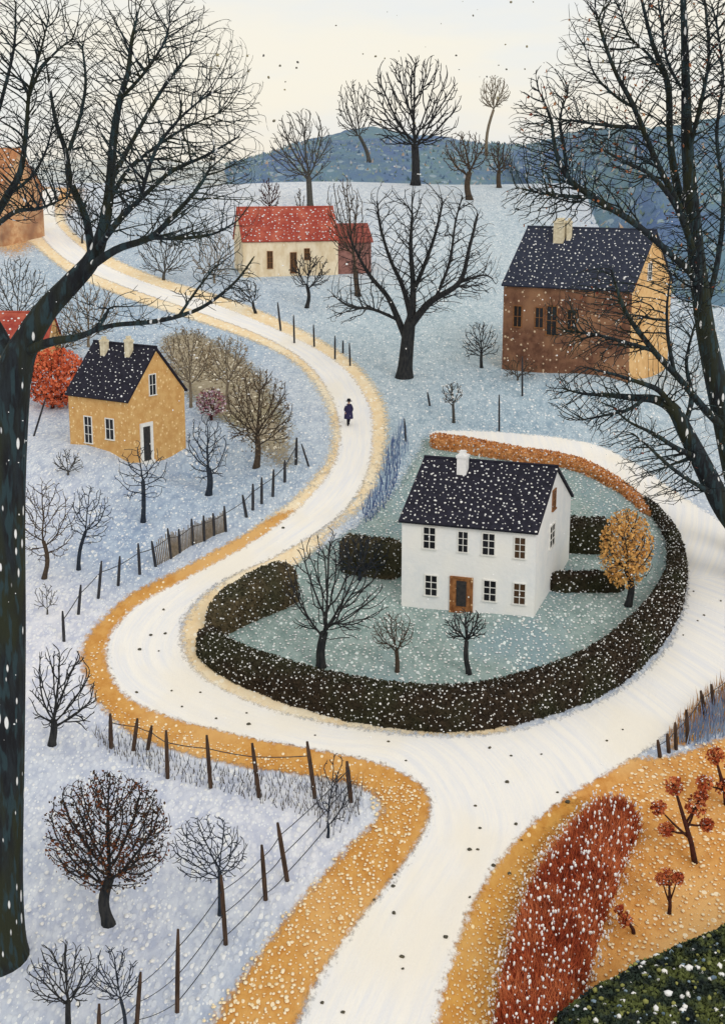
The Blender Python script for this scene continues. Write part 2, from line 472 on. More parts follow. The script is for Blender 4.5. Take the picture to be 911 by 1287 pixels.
def region(name, px_poly, mat, off, spacing=1.0, sub=5, flow=None, hard=None):
    """a sheet of ground cover inside a closed outline, lying just above the ground"""
    W = world_poly(px_poly, sub)
    A = np.array(W)
    seg = np.linalg.norm(np.roll(A, -1, 0) - A, axis=1)
    B = []
    for i, p in enumerate(W):
        q = W[(i + 1) % len(W)]
        k = max(1, int(seg[i] / spacing))
        for t in range(k): B.append((p[0] + (q[0] - p[0]) * t / k, p[1] + (q[1] - p[1]) * t / k))
    nb = len(B)
    Bn = np.array(B)
    C = np.roll(Bn, -1, 0)

    def edge(P):
        P = np.atleast_2d(P)
        out = np.full(len(P), 1e9)
        for i0 in range(0, len(P), 400):
            q = P[i0:i0 + 400, None, :]
            ab = (C - Bn)[None]
            t = np.clip(((q - Bn[None]) * ab).sum(2) / np.maximum((ab ** 2).sum(2), 1e-9), 0, 1)
            dd = np.linalg.norm(q - (Bn[None] + ab * t[..., None]), axis=2)
            out[i0:i0 + 400] = dd.min(1)
        return out

    x0, y0 = A.min(0); x1, y1 = A.max(0)
    G = []
    y, row = y0, 0
    while y < y1:
        x = x0 + (spacing * .5 if row % 2 else 0)
        while x < x1:
            if in_poly(x, y, W): G.append((x, y))
            x += spacing
        y += spacing * .9; row += 1
    G = [g for g, e in zip(G, edge(np.array(G))) if e > spacing * .35]
    pts = [Vector(p) for p in B + G]
    vs, es, fs, *_ = delaunay_2d_cdt(pts, [(i, (i + 1) % nb) for i in range(nb)], [tuple(range(nb))], 1, 1e-5)
    verts = [(v.x, v.y, H(v.x, v.y) + off) for v in vs]
    o = mesh_obj(name, verts, [tuple(f) for f in fs], mat, smooth=True)
    me = o.data
    e = edge(np.array([(v.x, v.y) for v in vs]))
    if hard is not None:  # stretch of the outline that does not thin out (outside the frame)
        pass
    at_ = me.attributes.new('edge', 'FLOAT', 'POINT')
    at_.data.foreach_set('value', e.astype(np.float32))
    if flow is not None:
        FL = np.array(world_poly(flow, 8, False))
        sg = np.linalg.norm(np.diff(FL, axis=0), axis=1)
        cum = np.concatenate([[0], np.cumsum(sg)])
        uvl = me.uv_layers.new(name='flow')
        P = np.array([(v.x, v.y) for v in vs])
        U = np.zeros((len(P), 2))
        a, bq = FL[:-1], FL[1:]
        for i in range(len(P)):
            ab = bq - a
            t = np.clip(((P[i] - a) * ab).sum(1) / np.maximum((ab ** 2).sum(1), 1e-9), 0, 1)
            q = a + ab * t[:, None]
            dd = np.linalg.norm(P[i] - q, axis=1)
            k = dd.argmin()
            cr = ab[k][0] * (P[i] - a[k])[1] - ab[k][1] * (P[i] - a[k])[0]
            U[i] = (dd[k] * (1 if cr > 0 else -1) * .25, (cum[k] + t[k] * sg[k]) * .25)
        li = np.zeros(len(me.loops), dtype=np.int32)
        me.loops.foreach_get('vertex_index', li)
        uvl.data.foreach_set('uv', U[li].astype(np.float32).ravel())
    tag(o, kind='structure')
    return o


# outlines read off the photograph (in its pixels) and laid on the ground
ROAD_L = [(300, 1400), (365, 1287), (388, 1235), (440, 1160), (500, 1085), (530, 1030), (528, 1000), (498, 975), (440, 957), (370, 944), (300, 930),
          (205, 905), (150, 877), (128, 838), (132, 800), (165, 762), (232, 725), (305, 685), (368, 640), (410, 592), (422, 548), (412, 502),
          (380, 457), (328, 425), (250, 395), (165, 366), (98, 338), (62, 312), (42, 285), (38, 262), (50, 240)]
ROAD_R = [(78, 240), (72, 262), (78, 285), (104, 310), (135, 333), (192, 357), (272, 382), (342, 410), (400, 438), (442, 468), (468, 508), (474, 548),
          (468, 592), (448, 632), (415, 664), (352, 702), (288, 732), (244, 768), (234, 806), (258, 848), (335, 886), (440, 912), (560, 924), (660, 912), (760, 874),
          (830, 815), (856, 745), (846, 680), (806, 630), (742, 592), (640, 572), (545, 552)]
ROAD_O = [(545, 541), (640, 543), (740, 556), (800, 582), (870, 630), (930, 668), (1010, 720), (1010, 800), (940, 850), (880, 895), (830, 940), (780, 970), (700, 1020), (640, 1080),
          (600, 1150), (575, 1220), (560, 1287), (550, 1400)]
ROAD = ROAD_L + ROAD_R + ROAD_O
FLOW = [(430, 1400), (462, 1287), (520, 1160), (580, 1040), (520, 945), (400, 925), (280, 890), (195, 835), (215, 770), (330, 692), (420, 622), (448, 550), (428, 478), (360, 425), (220, 375), (110, 325), (60, 270)]
VERGE = [(215, 1400), (250, 1300), (330, 1180), (425, 1068), (468, 1025), (462, 1002), (435, 990), (370, 978), (300, 968), (190, 940), (130, 902), (100, 850), (100, 805),
         (150, 752), (225, 712), (300, 672), (345, 645), (380, 640), (330, 690), (250, 735), (180, 775), (150, 810), (148, 840), (175, 870), (240, 900), (320, 920), (450, 945), (520, 965), (552, 1000), (548, 1040),
         (510, 1100), (450, 1180), (400, 1260), (330, 1400)]
PALE_L = [(300, 672), (358, 628), (398, 585), (410, 548), (400, 506), (370, 462), (318, 432), (240, 404), (155, 376), (85, 345), (45, 315), (20, 290), (70, 300), (140, 345), (250, 385),
          (345, 420), (405, 460), (440, 520), (440, 570), (400, 640), (330, 690)]
PALE_R = [(76, 250), (95, 290), (150, 325), (210, 350), (290, 374), (355, 400), (418, 432), (462, 465), (490, 508), (494, 552), (484, 600), (460, 642), (420, 676), (380, 730), (330, 780), (310, 805), (320, 830), (370, 860), (470, 885), (640, 890), (640, 928), (550, 930), (440, 922), (326, 898), (240, 856),
          (216, 806), (232, 762), (280, 722), (345, 690), (415, 648), (446, 600), (452, 548), (446, 510), (428, 475), (388, 446), (328, 418), (258, 394), (150, 350), (90, 318), (60, 290)]
FIELD = [(495, 1400), (512, 1287), (530, 1220), (560, 1150), (602, 1075), (668, 1003), (755, 950), (822, 948), (865, 938), (930, 912), (1100, 860), (1200, 1000), (1150, 1400)]
GOLD = [(512, 1340), (516, 1287), (534, 1222), (562, 1152), (606, 1076), (672, 1006), (750, 1000), (770, 1010), (720, 1040), (680, 1100), (660, 1170), (645, 1240), (640, 1340)]
RVERGE = [(822, 950), (850, 918), (890, 880), (930, 850), (1000, 800), (1040, 840), (950, 905), (890, 930), (850, 944)]
YARD = [(540, 548), (640, 568), (742, 590), (808, 630), (846, 680), (852, 745), (826, 812), (758, 868), (660, 905), (560, 915), (450, 898), (350, 868), (285, 835), (266, 804), (275, 780), (310, 745), (375, 700), (440, 660),
        (480, 625), (505, 590), (520, 565)]
BANK = [(190, 425), (250, 415), (305, 440), (345, 470), (375, 520), (385, 585), (330, 590), (285, 545), (240, 520), (205, 480)]
SAND = [(-40, 300), (0, 240), (60, 205), (110, 200), (120, 240), (90, 280), (60, 310), (20, 330)]

region('sandy_bank', SAND, M['sand_bank'], .02, 2.0)
region('grassy_bank', BANK, M['brown_bank'], .02, 1.2)
region('lawn', YARD, M['lawn'], .06, .8)
region('pale_verge', PALE_L, M['verge_pale'], .03, .8)
region('pale_verge', PALE_R, M['verge_pale'], .03, .8)
region('orange_verge', VERGE, M['verge'], .045, .6)
region('orange_field', FIELD, M['orange_field'], .03, .8)
region('golden_bank', GOLD, M['gold_field'], .05, .6)
region('orange_verge', RVERGE, M['verge'], .06, .6)
region('road', ROAD, M['road'], .08, .7, flow=FLOW)

# ------------------------------------------------------------------ far hills
def hill(name, foot, crest, Yc, mat, n=80, m=22, bulge=.5, rough=1.2):
    f = catmull(foot, 8); c = catmull(crest, 8)
    fp = []
    for q in f:
        p = at(q[0], q[1])
        if p.y > 236: p = at_y(q[0], q[1], 262); p.z = H(p.x, 262) - 1
        else: p.z -= .6
        fp.append(p)
    cp = [at_y(q[0], q[1], Yc(q[0])) for q in c]
    def samp(L, t):
        k = t * (len(L) - 1); i = min(int(k), len(L) - 2)
        return L[i].lerp(L[i + 1], k - i)
    V, Fc = [], []
    rr = random.Random(3)
    for i in range(n + 1):
        a, b2 = samp(fp, i / n), samp(cp, i / n)
        for j in range(m + 1):
            t = j / m
            p = a.lerp(b2, t)
            p.z += bulge * math.sin(math.pi * t) * (b2 - a).length * .035
            if j > 1: p.z += rough * t * (.5 * math.sin(p.x * .11 + p.y * .05) + .3 * math.sin(p.x * .31 + 1) + rr.uniform(-.25, .25))
            V.append(p)
        # back slope
        for j in range(1, 5):
            p = b2.copy(); p.y += j * 60; p.z -= (j ** 1.5) * 16
            V.append(p)
    k = m + 5
    for i in range(n):
        for j in range(k - 1):
            Fc.append((i * k + j, (i + 1) * k + j, (i + 1) * k + j + 1, i * k + j + 1))
    o = mesh_obj(name, V, Fc, mat, smooth=True)
    tag(o, kind='structure')
    return o, V, Fc


def hill_mat(name, cs):
    m, nt, b = new_mat(name)
    v = nt.coords((1, .35, 1))
    col = nt.mix(nt.ramp(nt.noise(v, .05, 4, .6), .4, .62), cs[0], cs[1])
    col = nt.mix(nt.math('MULTIPLY', nt.ramp(nt.noise(v, .35, 4, .7), .45, .7), .7), col, cs[2])
    col = nt.mix(nt.dots(v, .5, .08, .30, .5), col, cs[3])
    nt.t.links.new(col, b.inputs['Base Color'])
    b.inputs['Roughness'].default_value = .95
    bn = nt.new('ShaderNodeBump', {'Strength': .8, 'Distance': .8, 'Height': nt.noise(v, .8, 4, .7)})
    nt.t.links.new(bn.outputs[0], b.inputs['Normal'])
    return m


HM = hill_mat('wooded_hill', (srgb(102, 132, 150), srgb(88, 112, 154), srgb(118, 140, 140), srgb(142, 162, 176)))
HM2 = hill_mat('snowy_hill', (srgb(212, 216, 214), srgb(196, 206, 212), srgb(222, 216, 200), srgb(180, 190, 196)))
hill('snowy_hill', [(-200, 236), (0, 236), (150, 236), (420, 236)], [(-200, 206), (0, 203), (150, 204), (300, 206), (420, 212)], lambda x: 520, HM2, bulge=.2)
_, hv, hf = hill('wooded_hill', [(285, 236), (330, 236), (400, 236), (520, 236), (600, 236), (668, 238), (730, 270), (790, 345), (850, 384), (911, 400), (1060, 430)],
                 [(285, 212), (335, 194), (392, 174), (450, 164), (520, 170), (592, 180), (652, 182), (720, 170), (800, 158), (911, 146), (1060, 140)],
                 lambda x: 400 if x < 640 else max(245, 400 - (x - 640) * 1.0), HM, n=110)
HB = BVHTree.FromPolygons([Vector(v) for v in hv], hf)


HILLP = [v for v in hv if v.y < 420]


def at_hill(px, py):
    h = HB.ray_cast(CO, ray(px, py))
    return h[0] if h[0] else at(px, py)


# ------------------------------------------------------------------ blobs, leaves, blades
t_ = (1 + 5 ** .5) / 2
ICO_V = np.array([(-1, t_, 0), (1, t_, 0), (-1, -t_, 0), (1, -t_, 0), (0, -1, t_), (0, 1, t_), (0, -1, -t_), (0, 1, -t_), (t_, 0, -1), (t_, 0, 1), (-t_, 0, -1), (-t_, 0, 1)])
ICO_V /= np.linalg.norm(ICO_V[0])
ICO_F = np.array([(0, 11, 5), (0, 5, 1), (0, 1, 7), (0, 7, 10), (0, 10, 11), (1, 5, 9), (5, 11, 4), (11, 10, 2), (10, 7, 6), (7, 1, 8), (3, 9, 4), (3, 4, 2), (3, 2, 6), (3, 6, 8), (3, 8, 9), (4, 9, 5), (2, 4, 11), (6, 2, 10), (8, 6, 7), (9, 8, 1)])


def blobs(name, P, rad, mat, parent=None, squash=(1, 1, .6)):
    P = np.asarray(P, float)
    n = len(P)
    rad = np.asarray(rad, float)
    jit = 1 + RNG.uniform(-.22, .22, (n, 12, 1))
    ax = np.array(squash) * (1 + RNG.uniform(-.25, .25, (n, 3)))
    V = ICO_V[None] * jit * rad[:, None, None] * ax[:, None, :] + P[:, None, :]
    T = ICO_F[None] + (np.arange(n) * 12)[:, None, None]
    return np_obj(name, V.reshape(-1, 3), T.reshape(-1, 3), mat, parent)


def leaves(name, P, size, mat, parent=None, N=None, long=1.6):
    """small folded leaf faces at the points P, roughly facing N when given"""
    P = np.asarray(P, float); n = len(P)
    a = RNG.normal(size=(n, 3))
    if N is not None: a = a * .8 + np.asarray(N) * .0
    a /= np.linalg.norm(a, axis=1)[:, None]
    q = RNG.normal(size=(n, 3))
    if N is not None: q = q * .5 + np.asarray(N)
    b_ = np.cross(a, q); b_ /= np.maximum(np.linalg.norm(b_, axis=1)[:, None], 1e-6)
    s = (np.asarray(size) * RNG.uniform(.6, 1.3, n))[:, None]
    V = np.stack([P - a * s * long * .5, P - b_ * s * .5, P + a * s * long * .5, P + b_ * s * .5], 1)
    T = np.array([(0, 1, 2), (0, 2, 3)])[None] + (np.arange(n) * 4)[:, None, None]
    return np_obj(name, V.reshape(-1, 3), T.reshape(-1, 3), mat, parent, smooth=False)


def blades(name, P, h, w, mat, parent=None, lean=.25):
    P = np.asarray(P, float); n = len(P)
    hh = np.asarray(h) * RNG.uniform(.5, 1.3, n)
    th = RNG.uniform(0, 2 * math.pi, n)
    d = np.stack([np.cos(th), np.sin(th), np.zeros(n)], 1)
    top = P + np.stack([RNG.normal(0, lean, n) * hh, RNG.normal(0, lean, n) * hh, hh], 1)
    e = np.array([-d[:, 1], d[:, 0], np.zeros(n)]).T
    V = np.stack([P - d * w, P + d * w, P + e * w, top], 1)
    T = np.array([(0, 1, 3), (1, 2, 3), (2, 0, 3)])[None] + (np.arange(n) * 4)[:, None, None]
    return np_obj(name, V.reshape(-1, 3), T.reshape(-1, 3), mat, parent, smooth=False)


def scatter(px_poly, n, off=.0):
    """points spread evenly (jittered rows) over an outline on the ground"""
    W = world_poly(px_poly, 4)
    A = np.array(W); lo, hi = A.min(0), A.max(0)
    B = np.roll(A, -1, 0)
    ar = abs((A[:, 0] * B[:, 1] - B[:, 0] * A[:, 1]).sum()) / 2
    st = math.sqrt(ar / n)
    out = []
    for j in range(int((hi[1] - lo[1]) / st) + 1):
        for i in range(int((hi[0] - lo[0]) / st) + 1):
            x = lo[0] + (i + .5 * (j % 2) + RNG.uniform(-.42, .42)) * st; y = lo[1] + (j + RNG.uniform(-.42, .42)) * st
            if in_poly(x, y, W): out.append((x, y, H(x, y) + off))
    return out


# scrub covering the wooded hill
for mt, cs, cnt in (('scrub_blue', (srgb(98, 122, 150), srgb(120, 142, 164)), 2200), ('scrub_teal', (srgb(104, 130, 136), srgb(134, 150, 136)), 1500), ('scrub_pale', (srgb(164, 176, 190), srgb(176, 150, 124)), 500)):
    M[mt] = make_mat(mt, cs[0], cs[1], .3, bump=0)
    P = []
    for _ in range(cnt):
        f_ = hf[random.randrange(len(hf))]; u, v_ = random.random(), random.random()
        p = (hv[f_[0]] * (1 - u) + hv[f_[1]] * u) * (1 - v_) + (hv[f_[3]] * (1 - u) + hv[f_[2]] * u) * v_
        if p.y < 430 and p.z < CAMZ + 2.5: P.append((p.x, p.y, p.z - .3))
    o = blades('hillside_scrub', P, .9, .5, M[mt], None, .4)
    tag(o, kind='stuff')

# ------------------------------------------------------------------ trees
def colonize(nodes, parents, att, step, kill, trop=(0, 0, .15), radial=None, maxit=200, start=None, infl=1e9, rw=.35, loose=False, cut=.25):
    N = [np.array(p, float) for p in nodes]; PR = list(parents)
    att = np.asarray(att, float)
    arr = np.array(N)
    D = np.full(len(att), 1e9); I = np.zeros(len(att), int)
    allowed = np.arange(len(N)) if start is None else np.array(start)
    for k in allowed:
        d = np.linalg.norm(att - arr[k], axis=1)
        mk = d < D; D[mk] = d[mk]; I[mk] = k
    alive = D > kill
    trop = np.array(trop)
    made = {}
    for it in range(maxit):
        idx = np.where(alive & (D < infl))[0]
        if len(idx) == 0: break
        new = []
        order = np.argsort(I[idx], kind='stable'); idx = idx[order]
        own, first = np.unique(I[idx], return_index=True)
        for q, k in enumerate(own):
            grp = idx[first[q]: first[q + 1] if q + 1 < len(own) else None]
            v = att[grp] - N[k]
            v /= np.linalg.norm(v, axis=1)[:, None] + 1e-9
            d = v.mean(0) + trop
            if radial is not None:
                r_ = N[k] - radial; r_ /= np.linalg.norm(r_) + 1e-9
                d = d + r_ * rw
            if PR[k] >= 0:
                pd = N[k] - N[PR[k]]; pd /= np.linalg.norm(pd) + 1e-9
                d = d + pd * .35
            d = d + RNG.normal(0, .10, 3)
            d /= np.linalg.norm(d) + 1e-9
            p = N[k] + d * step
            c = made.get(k, 0)
            if c >= 2: alive[grp] = False; continue
            made[k] = c + 1
            new.append((p, k))
        if not new: continue
        base = len(N)
        for p, k in new: N.append(p); PR.append(int(k))
        NP = np.array([p for p, _ in new])
        live = np.where(alive)[0]
        dd = np.linalg.norm(att[live][:, None, :] - NP[None], axis=2)
        mi = dd.argmin(1); md = dd[np.arange(len(live)), mi]
        up = md < D[live]
        D[live[up]] = md[up]; I[live[up]] = base + mi[up]
        alive &= D > kill
    # drop twig ends that curl back on themselves
    n0, n = len(nodes), len(N)
    c0 = np.array(radial if radial is not None else N[n0 - 1])
    dead = np.zeros(n, bool)
    for _ in range(12):
        kids = np.zeros(n, int)
        for i in range(n0, n):
            if not dead[i]: kids[PR[i]] += 1
        hit = 0
        for i in range(n0, n):
            if dead[i] or kids[i]: continue
            d = N[i] - N[PR[i]]; d /= np.linalg.norm(d) + 1e-9
            o_ = N[PR[i]] - c0; o_ /= np.linalg.norm(o_) + 1e-9
            g = PR[PR[i]]
            bad = d @ o_ < (cut if not loose else -.15)
            if not bad and g >= 0:
                e = N[PR[i]] - N[g]; e /= np.linalg.norm(e) + 1e-9
                bad = d @ e < .2 and PR[i] >= n0
            if bad: dead[i] = True; hit += 1
        if not hit: break
    new_i = np.cumsum(~dead) - 1
    return [N[i] for i in range(n) if not dead[i]], [int(new_i[PR[i]]) if PR[i] >= 0 else -1 for i in range(n) if not dead[i]]


def skeleton_mesh(N, PR, rad, from_, kthick=7, skip=None):
    """tapered tubes along every branch chain; nodes below from_ belong to the trunk and are only used as roots"""
    n = len(N)
    ch = [[] for _ in range(n)]
    for i in range(n):
        if PR[i] >= 0: ch[PR[i]].append(i)
    mb = MB()
    V3 = [Vector(p) for p in N]
    def chain(a, i):
        c = [a, i] if a >= 0 else [i]
        while True:
            nx_ = [j for j in ch[c[-1]] if (skip is None or not skip(j))]
            if not nx_: break
            j = max(nx_, key=lambda q: rad[q])
            for q in nx_:
                if q != j: stack.append((c[-1], q))
            c.append(j)
        return c
    stack = []
    if from_ == 0:
        stack.append((-1, 0))
    else:
        for i in range(from_, n):
            if PR[i] < from_: stack.append((PR[i], i))
    while stack:
        a, i = stack.pop()
        c = chain(a, i)
        pts = [V3[k] for k in c]
        rs = [rad[k] for k in c]
        if a >= 0: rs[0] = min(rad[a] * .9, rad[i] * 1.15)
        if len(pts) < 2: continue
        rs[-1] *= .5
        big = max(rs)
        mb.tube(pts, rs, kthick if big > RT * 7 else (5 if big > RT * 3 else 3), cap=(big > RT * 7))
    return mb


RT = 0.03


def pipe(N, PR, rt, rroot, ntr):
    n = len(N)
    tips = np.zeros(n)
    hasch = np.zeros(n, bool)
    for i in range(n - 1, 0, -1):
        if not hasch[i]: tips[i] = max(tips[i], 1)
        if PR[i] >= 0: hasch[PR[i]] = True; tips[PR[i]] += tips[i]
    tot = max(tips[ntr - 1], 2)
    p = math.log(tot) / math.log(max(rroot / rt, 1.5))
    return rt * np.maximum(tips, 1) ** (1 / p)


def ellipsoid_pts(c, r, n, cut=None, shell=.35):
    out = []
    while len(out) < n:
        v = RNG.uniform(-1, 1, 3)
        q = np.linalg.norm(v)
        if q > 1: continue
        if RNG.random() > shell + (1 - shell) * q ** 1.5: continue
        p = np.array(c) + v * np.array(r)
        if cut is not None and cut(p): continue
        out.append(p)
    return out


def tree(name, label, base, crown, r, tw, fork=None, n=260, bark='bark', cat='tree', depth=.75, twig=.40, foliage=None, lean=None, group=None,
         hillside=False, snow=0, droop=0, trop=.12, extra=None, step=.045, kill=.06, cname='crown', web=False):
    """a bare tree: base, crown centre, crown radii and trunk width in photograph pixels"""
    n = int(n * 2.3)
    B = at_hill(*base) if hillside else at(*base)
    if hillside is False: B.z = H(B.x, B.y)
    s = mpp(B)
    tw *= .86
    root = empty(name, B, 0, label, cat, group)
    L = lambda px, py, dy=0.0: np.array(at_y(px, py, B.y + dy) - B)
    C = L(*crown)
    rx, rz = r[0] * s, r[1] * s / math.cos(R(16))
    ry = rx * depth
    fx, fy = fork if fork else (crown[0] * .7 + base[0] * .3, min(crown[1] + r[1] * .72, base[1] - 4))
    Fk = L(fx, fy)
    # trunk
    nt_ = 7
    tn, tp = [], []
    bend = RNG.normal(0, .03, 2)
    for i in range(nt_):
        t = i / (nt_ - 1)
        p = Fk * t
        p = p + np.array([bend[0], bend[1], 0]) * np.linalg.norm(Fk) * math.sin(math.pi * t) * 2
        if i == 0: p = p - np.array([0, 0, .25])
        tn.append(p); tp.append(i - 1)
    low = Fk[2] - rz * .12
    rad_ = Fk - np.array([0, 0, rz * .3])
    att = ellipsoid_pts(C, (rx, ry, rz), n, cut=lambda p: p[2] < low and not web and abs(p[0] - Fk[0]) < rx * .5)
    if extra:
        for (ex, ey, er1, er2, en) in extra:
            att += ellipsoid_pts(L(ex, ey), (er1 * s, er1 * s * depth, er2 * s), en)
    u = (rx + rz) / 2
    N, PR = colonize(tn, tp, att, u * step, u * kill, (0, 0, trop), radial=None if web else rad_, rw=.6, start=list(range(nt_ - 3, nt_)), loose=web)
    rt = twig * s
    rad = pipe(N, PR, rt, tw * s * .5 * .55, nt_ - 2)
    for i in range(nt_):
        t = i / (nt_ - 1)
        rad[i] = tw * s * .5 * (1.22 - .27 * t + (.45 if i == 0 else 0))
    # smooth the branches a little
    for _ in range(2):
        NN = [p.copy() for p in N]
        cnt = {}
        for i in range(nt_, len(N)):
            c = cnt.setdefault(PR[i], i)
        for i in range(nt_, len(N)):
            if i in cnt:
                NN[i] = N[i] * .5 + (N[PR[i]] + N[cnt[i]]) * .25
        N = NN
    global RT
    RT = rt
    mb = MB(); mb.tube([Vector(p) for p in tn], [rad[i] for i in range(nt_)], 9)
    mb.build('trunk', M[bark], root, True)
    cr = skeleton_mesh(N, PR, rad, nt_)
    cr.build(cname, M[bark], root, True)
    if foliage:
        mat, cnt_, sz, mode = foliage
        if mode == 'fill':
            P = ellipsoid_pts(C, (rx * .95, ry * .9, rz * .95), cnt_, shell=.6)
        elif mode == 'low':
            P = ellipsoid_pts(C - np.array([0, 0, rz * .15]), (rx * .85, ry * .85, rz * .75), cnt_, shell=.7)
        else:
            tipn = np.array(N[nt_:])
            k = RNG.integers(0, len(tipn), cnt_)
            P = tipn[k] + RNG.normal(0, sz * s * .9, (cnt_, 3))
        leaves('foliage', P, sz * s, M[mat], root)
    if snow:
        tipn = np.array(N[nt_:]); k = RNG.integers(0, len(tipn), snow)
        o = blobs('snow_clumps', tipn[k] + RNG.normal(0, .6 * s, (snow, 3)), RNG.uniform(.7, 1.8, snow) * s, M['snow_clump'], root)
        o['kind'] = 'stuff'
    return root


def hero(name, label, base_px, Yb, trunk, limbs, crowns, bark, rt_px, step_px, kill_px, infl_px=1e6, trop=.1, cat='tree', buds=None, snow=0, radial=None, rw=.6, dens=2.3, lw=.86):
    """a big tree whose main limbs follow given courses (px, py, width px, metres nearer or farther)"""
    B = at(*base_px) if Yb is None else at_y(base_px[0], base_px[1], Yb)
    B.z = H(B.x, B.y)
    s = mpp(B)
    root = empty(name, B, 0, label, cat)
    L = lambda q: np.array(at_y(q[0], q[1], B.y + (q[3] if len(q) > 3 else 0)) - B)
    N, PR, rad = [], [], []
    tr = catmull([(*L(q), q[2] * s * .5) for q in trunk], 6)
    for i, q in enumerate(tr):
        N.append(q[:3]); PR.append(i - 1); rad.append(q[3])
    ntr = len(N)
    limb_tips = []
    for lb in limbs:
        pts = catmull([(*L(q), q[2] * s * .5 * lw) for q in lb], 5)
        d = [np.linalg.norm(n_ - pts[0][:3]) for n_ in N]
        k = int(np.argmin(d))
        dd = N[k] - pts[0][:3]
        for j, q in enumerate(pts):
            f_ = max(0, 1 - j / (len(pts) * .6))
            p = q[:3] + dd * f_          # ease the limb onto the branch it leaves
            if j == 0: continue
            N.append(p); PR.append(k); rad.append(q[3]); k = len(N) - 1
    ng = len(N)
    att = []
    for cr_ in crowns:
        cx, cy, rx, rz, n, dy = cr_[:6]
        att += ellipsoid_pts(L((cx, cy, 0, cr_[6] if len(cr_) > 6 else 0)), (rx * s, dy, rz * s), int(n * dens), shell=.7)
    st = [i for i in range(ng) if i > ntr * .55]
    N2, PR2 = colonize(N, PR, att, step_px * s, kill_px * s, (0, 0, trop), start=st, infl=infl_px * s, radial=None if radial is None else L((*radial, 0, 0)), rw=rw, cut=-.2)
    rt = rt_px * s
    n = len(N2)
    tips = np.zeros(n); hc = np.zeros(n, bool)
    for i in range(n - 1, ng - 1, -1):
        if not hc[i]: tips[i] = max(tips[i], 1)
        hc[PR2[i]] = True; tips[PR2[i]] += tips[i]
    R2 = rt * np.maximum(tips, 1) ** (1 / 2.5)
    for i in range(ng): R2[i] = max(rad[i], rt)
    for i in range(ng, n):
        k = PR2[i]
        R2[i] = min(R2[i], R2[k] * .95)
    for _ in range(2):
        NN = [p.copy() for p in N2]; cnt = {}
        for i in range(ng, n): cnt.setdefault(PR2[i], i)
        for i in range(ng, n):
            if i in cnt: NN[i] = N2[i] * .5 + (N2[PR2[i]] + N2[cnt[i]]) * .25
        N2 = NN
    global RT
    RT = rt
    mb = MB(); mb.tube([Vector(p) for p in N[:ntr]], rad[:ntr], 20)
    mb.build('trunk', M[bark], root, True)
    mb = skeleton_mesh(N2, PR2, R2, ntr, 9)
    mb.build('crown', M[bark], root, True)
    if buds:
        mat, cnt_, sz = buds
        T_ = np.array(N2[ng:]); k = RNG.integers(0, len(T_), cnt_)
        o = leaves('foliage', T_[k] + RNG.normal(0, .8 * s, (cnt_, 3)), sz * s, M[mat], root)
    return root, n


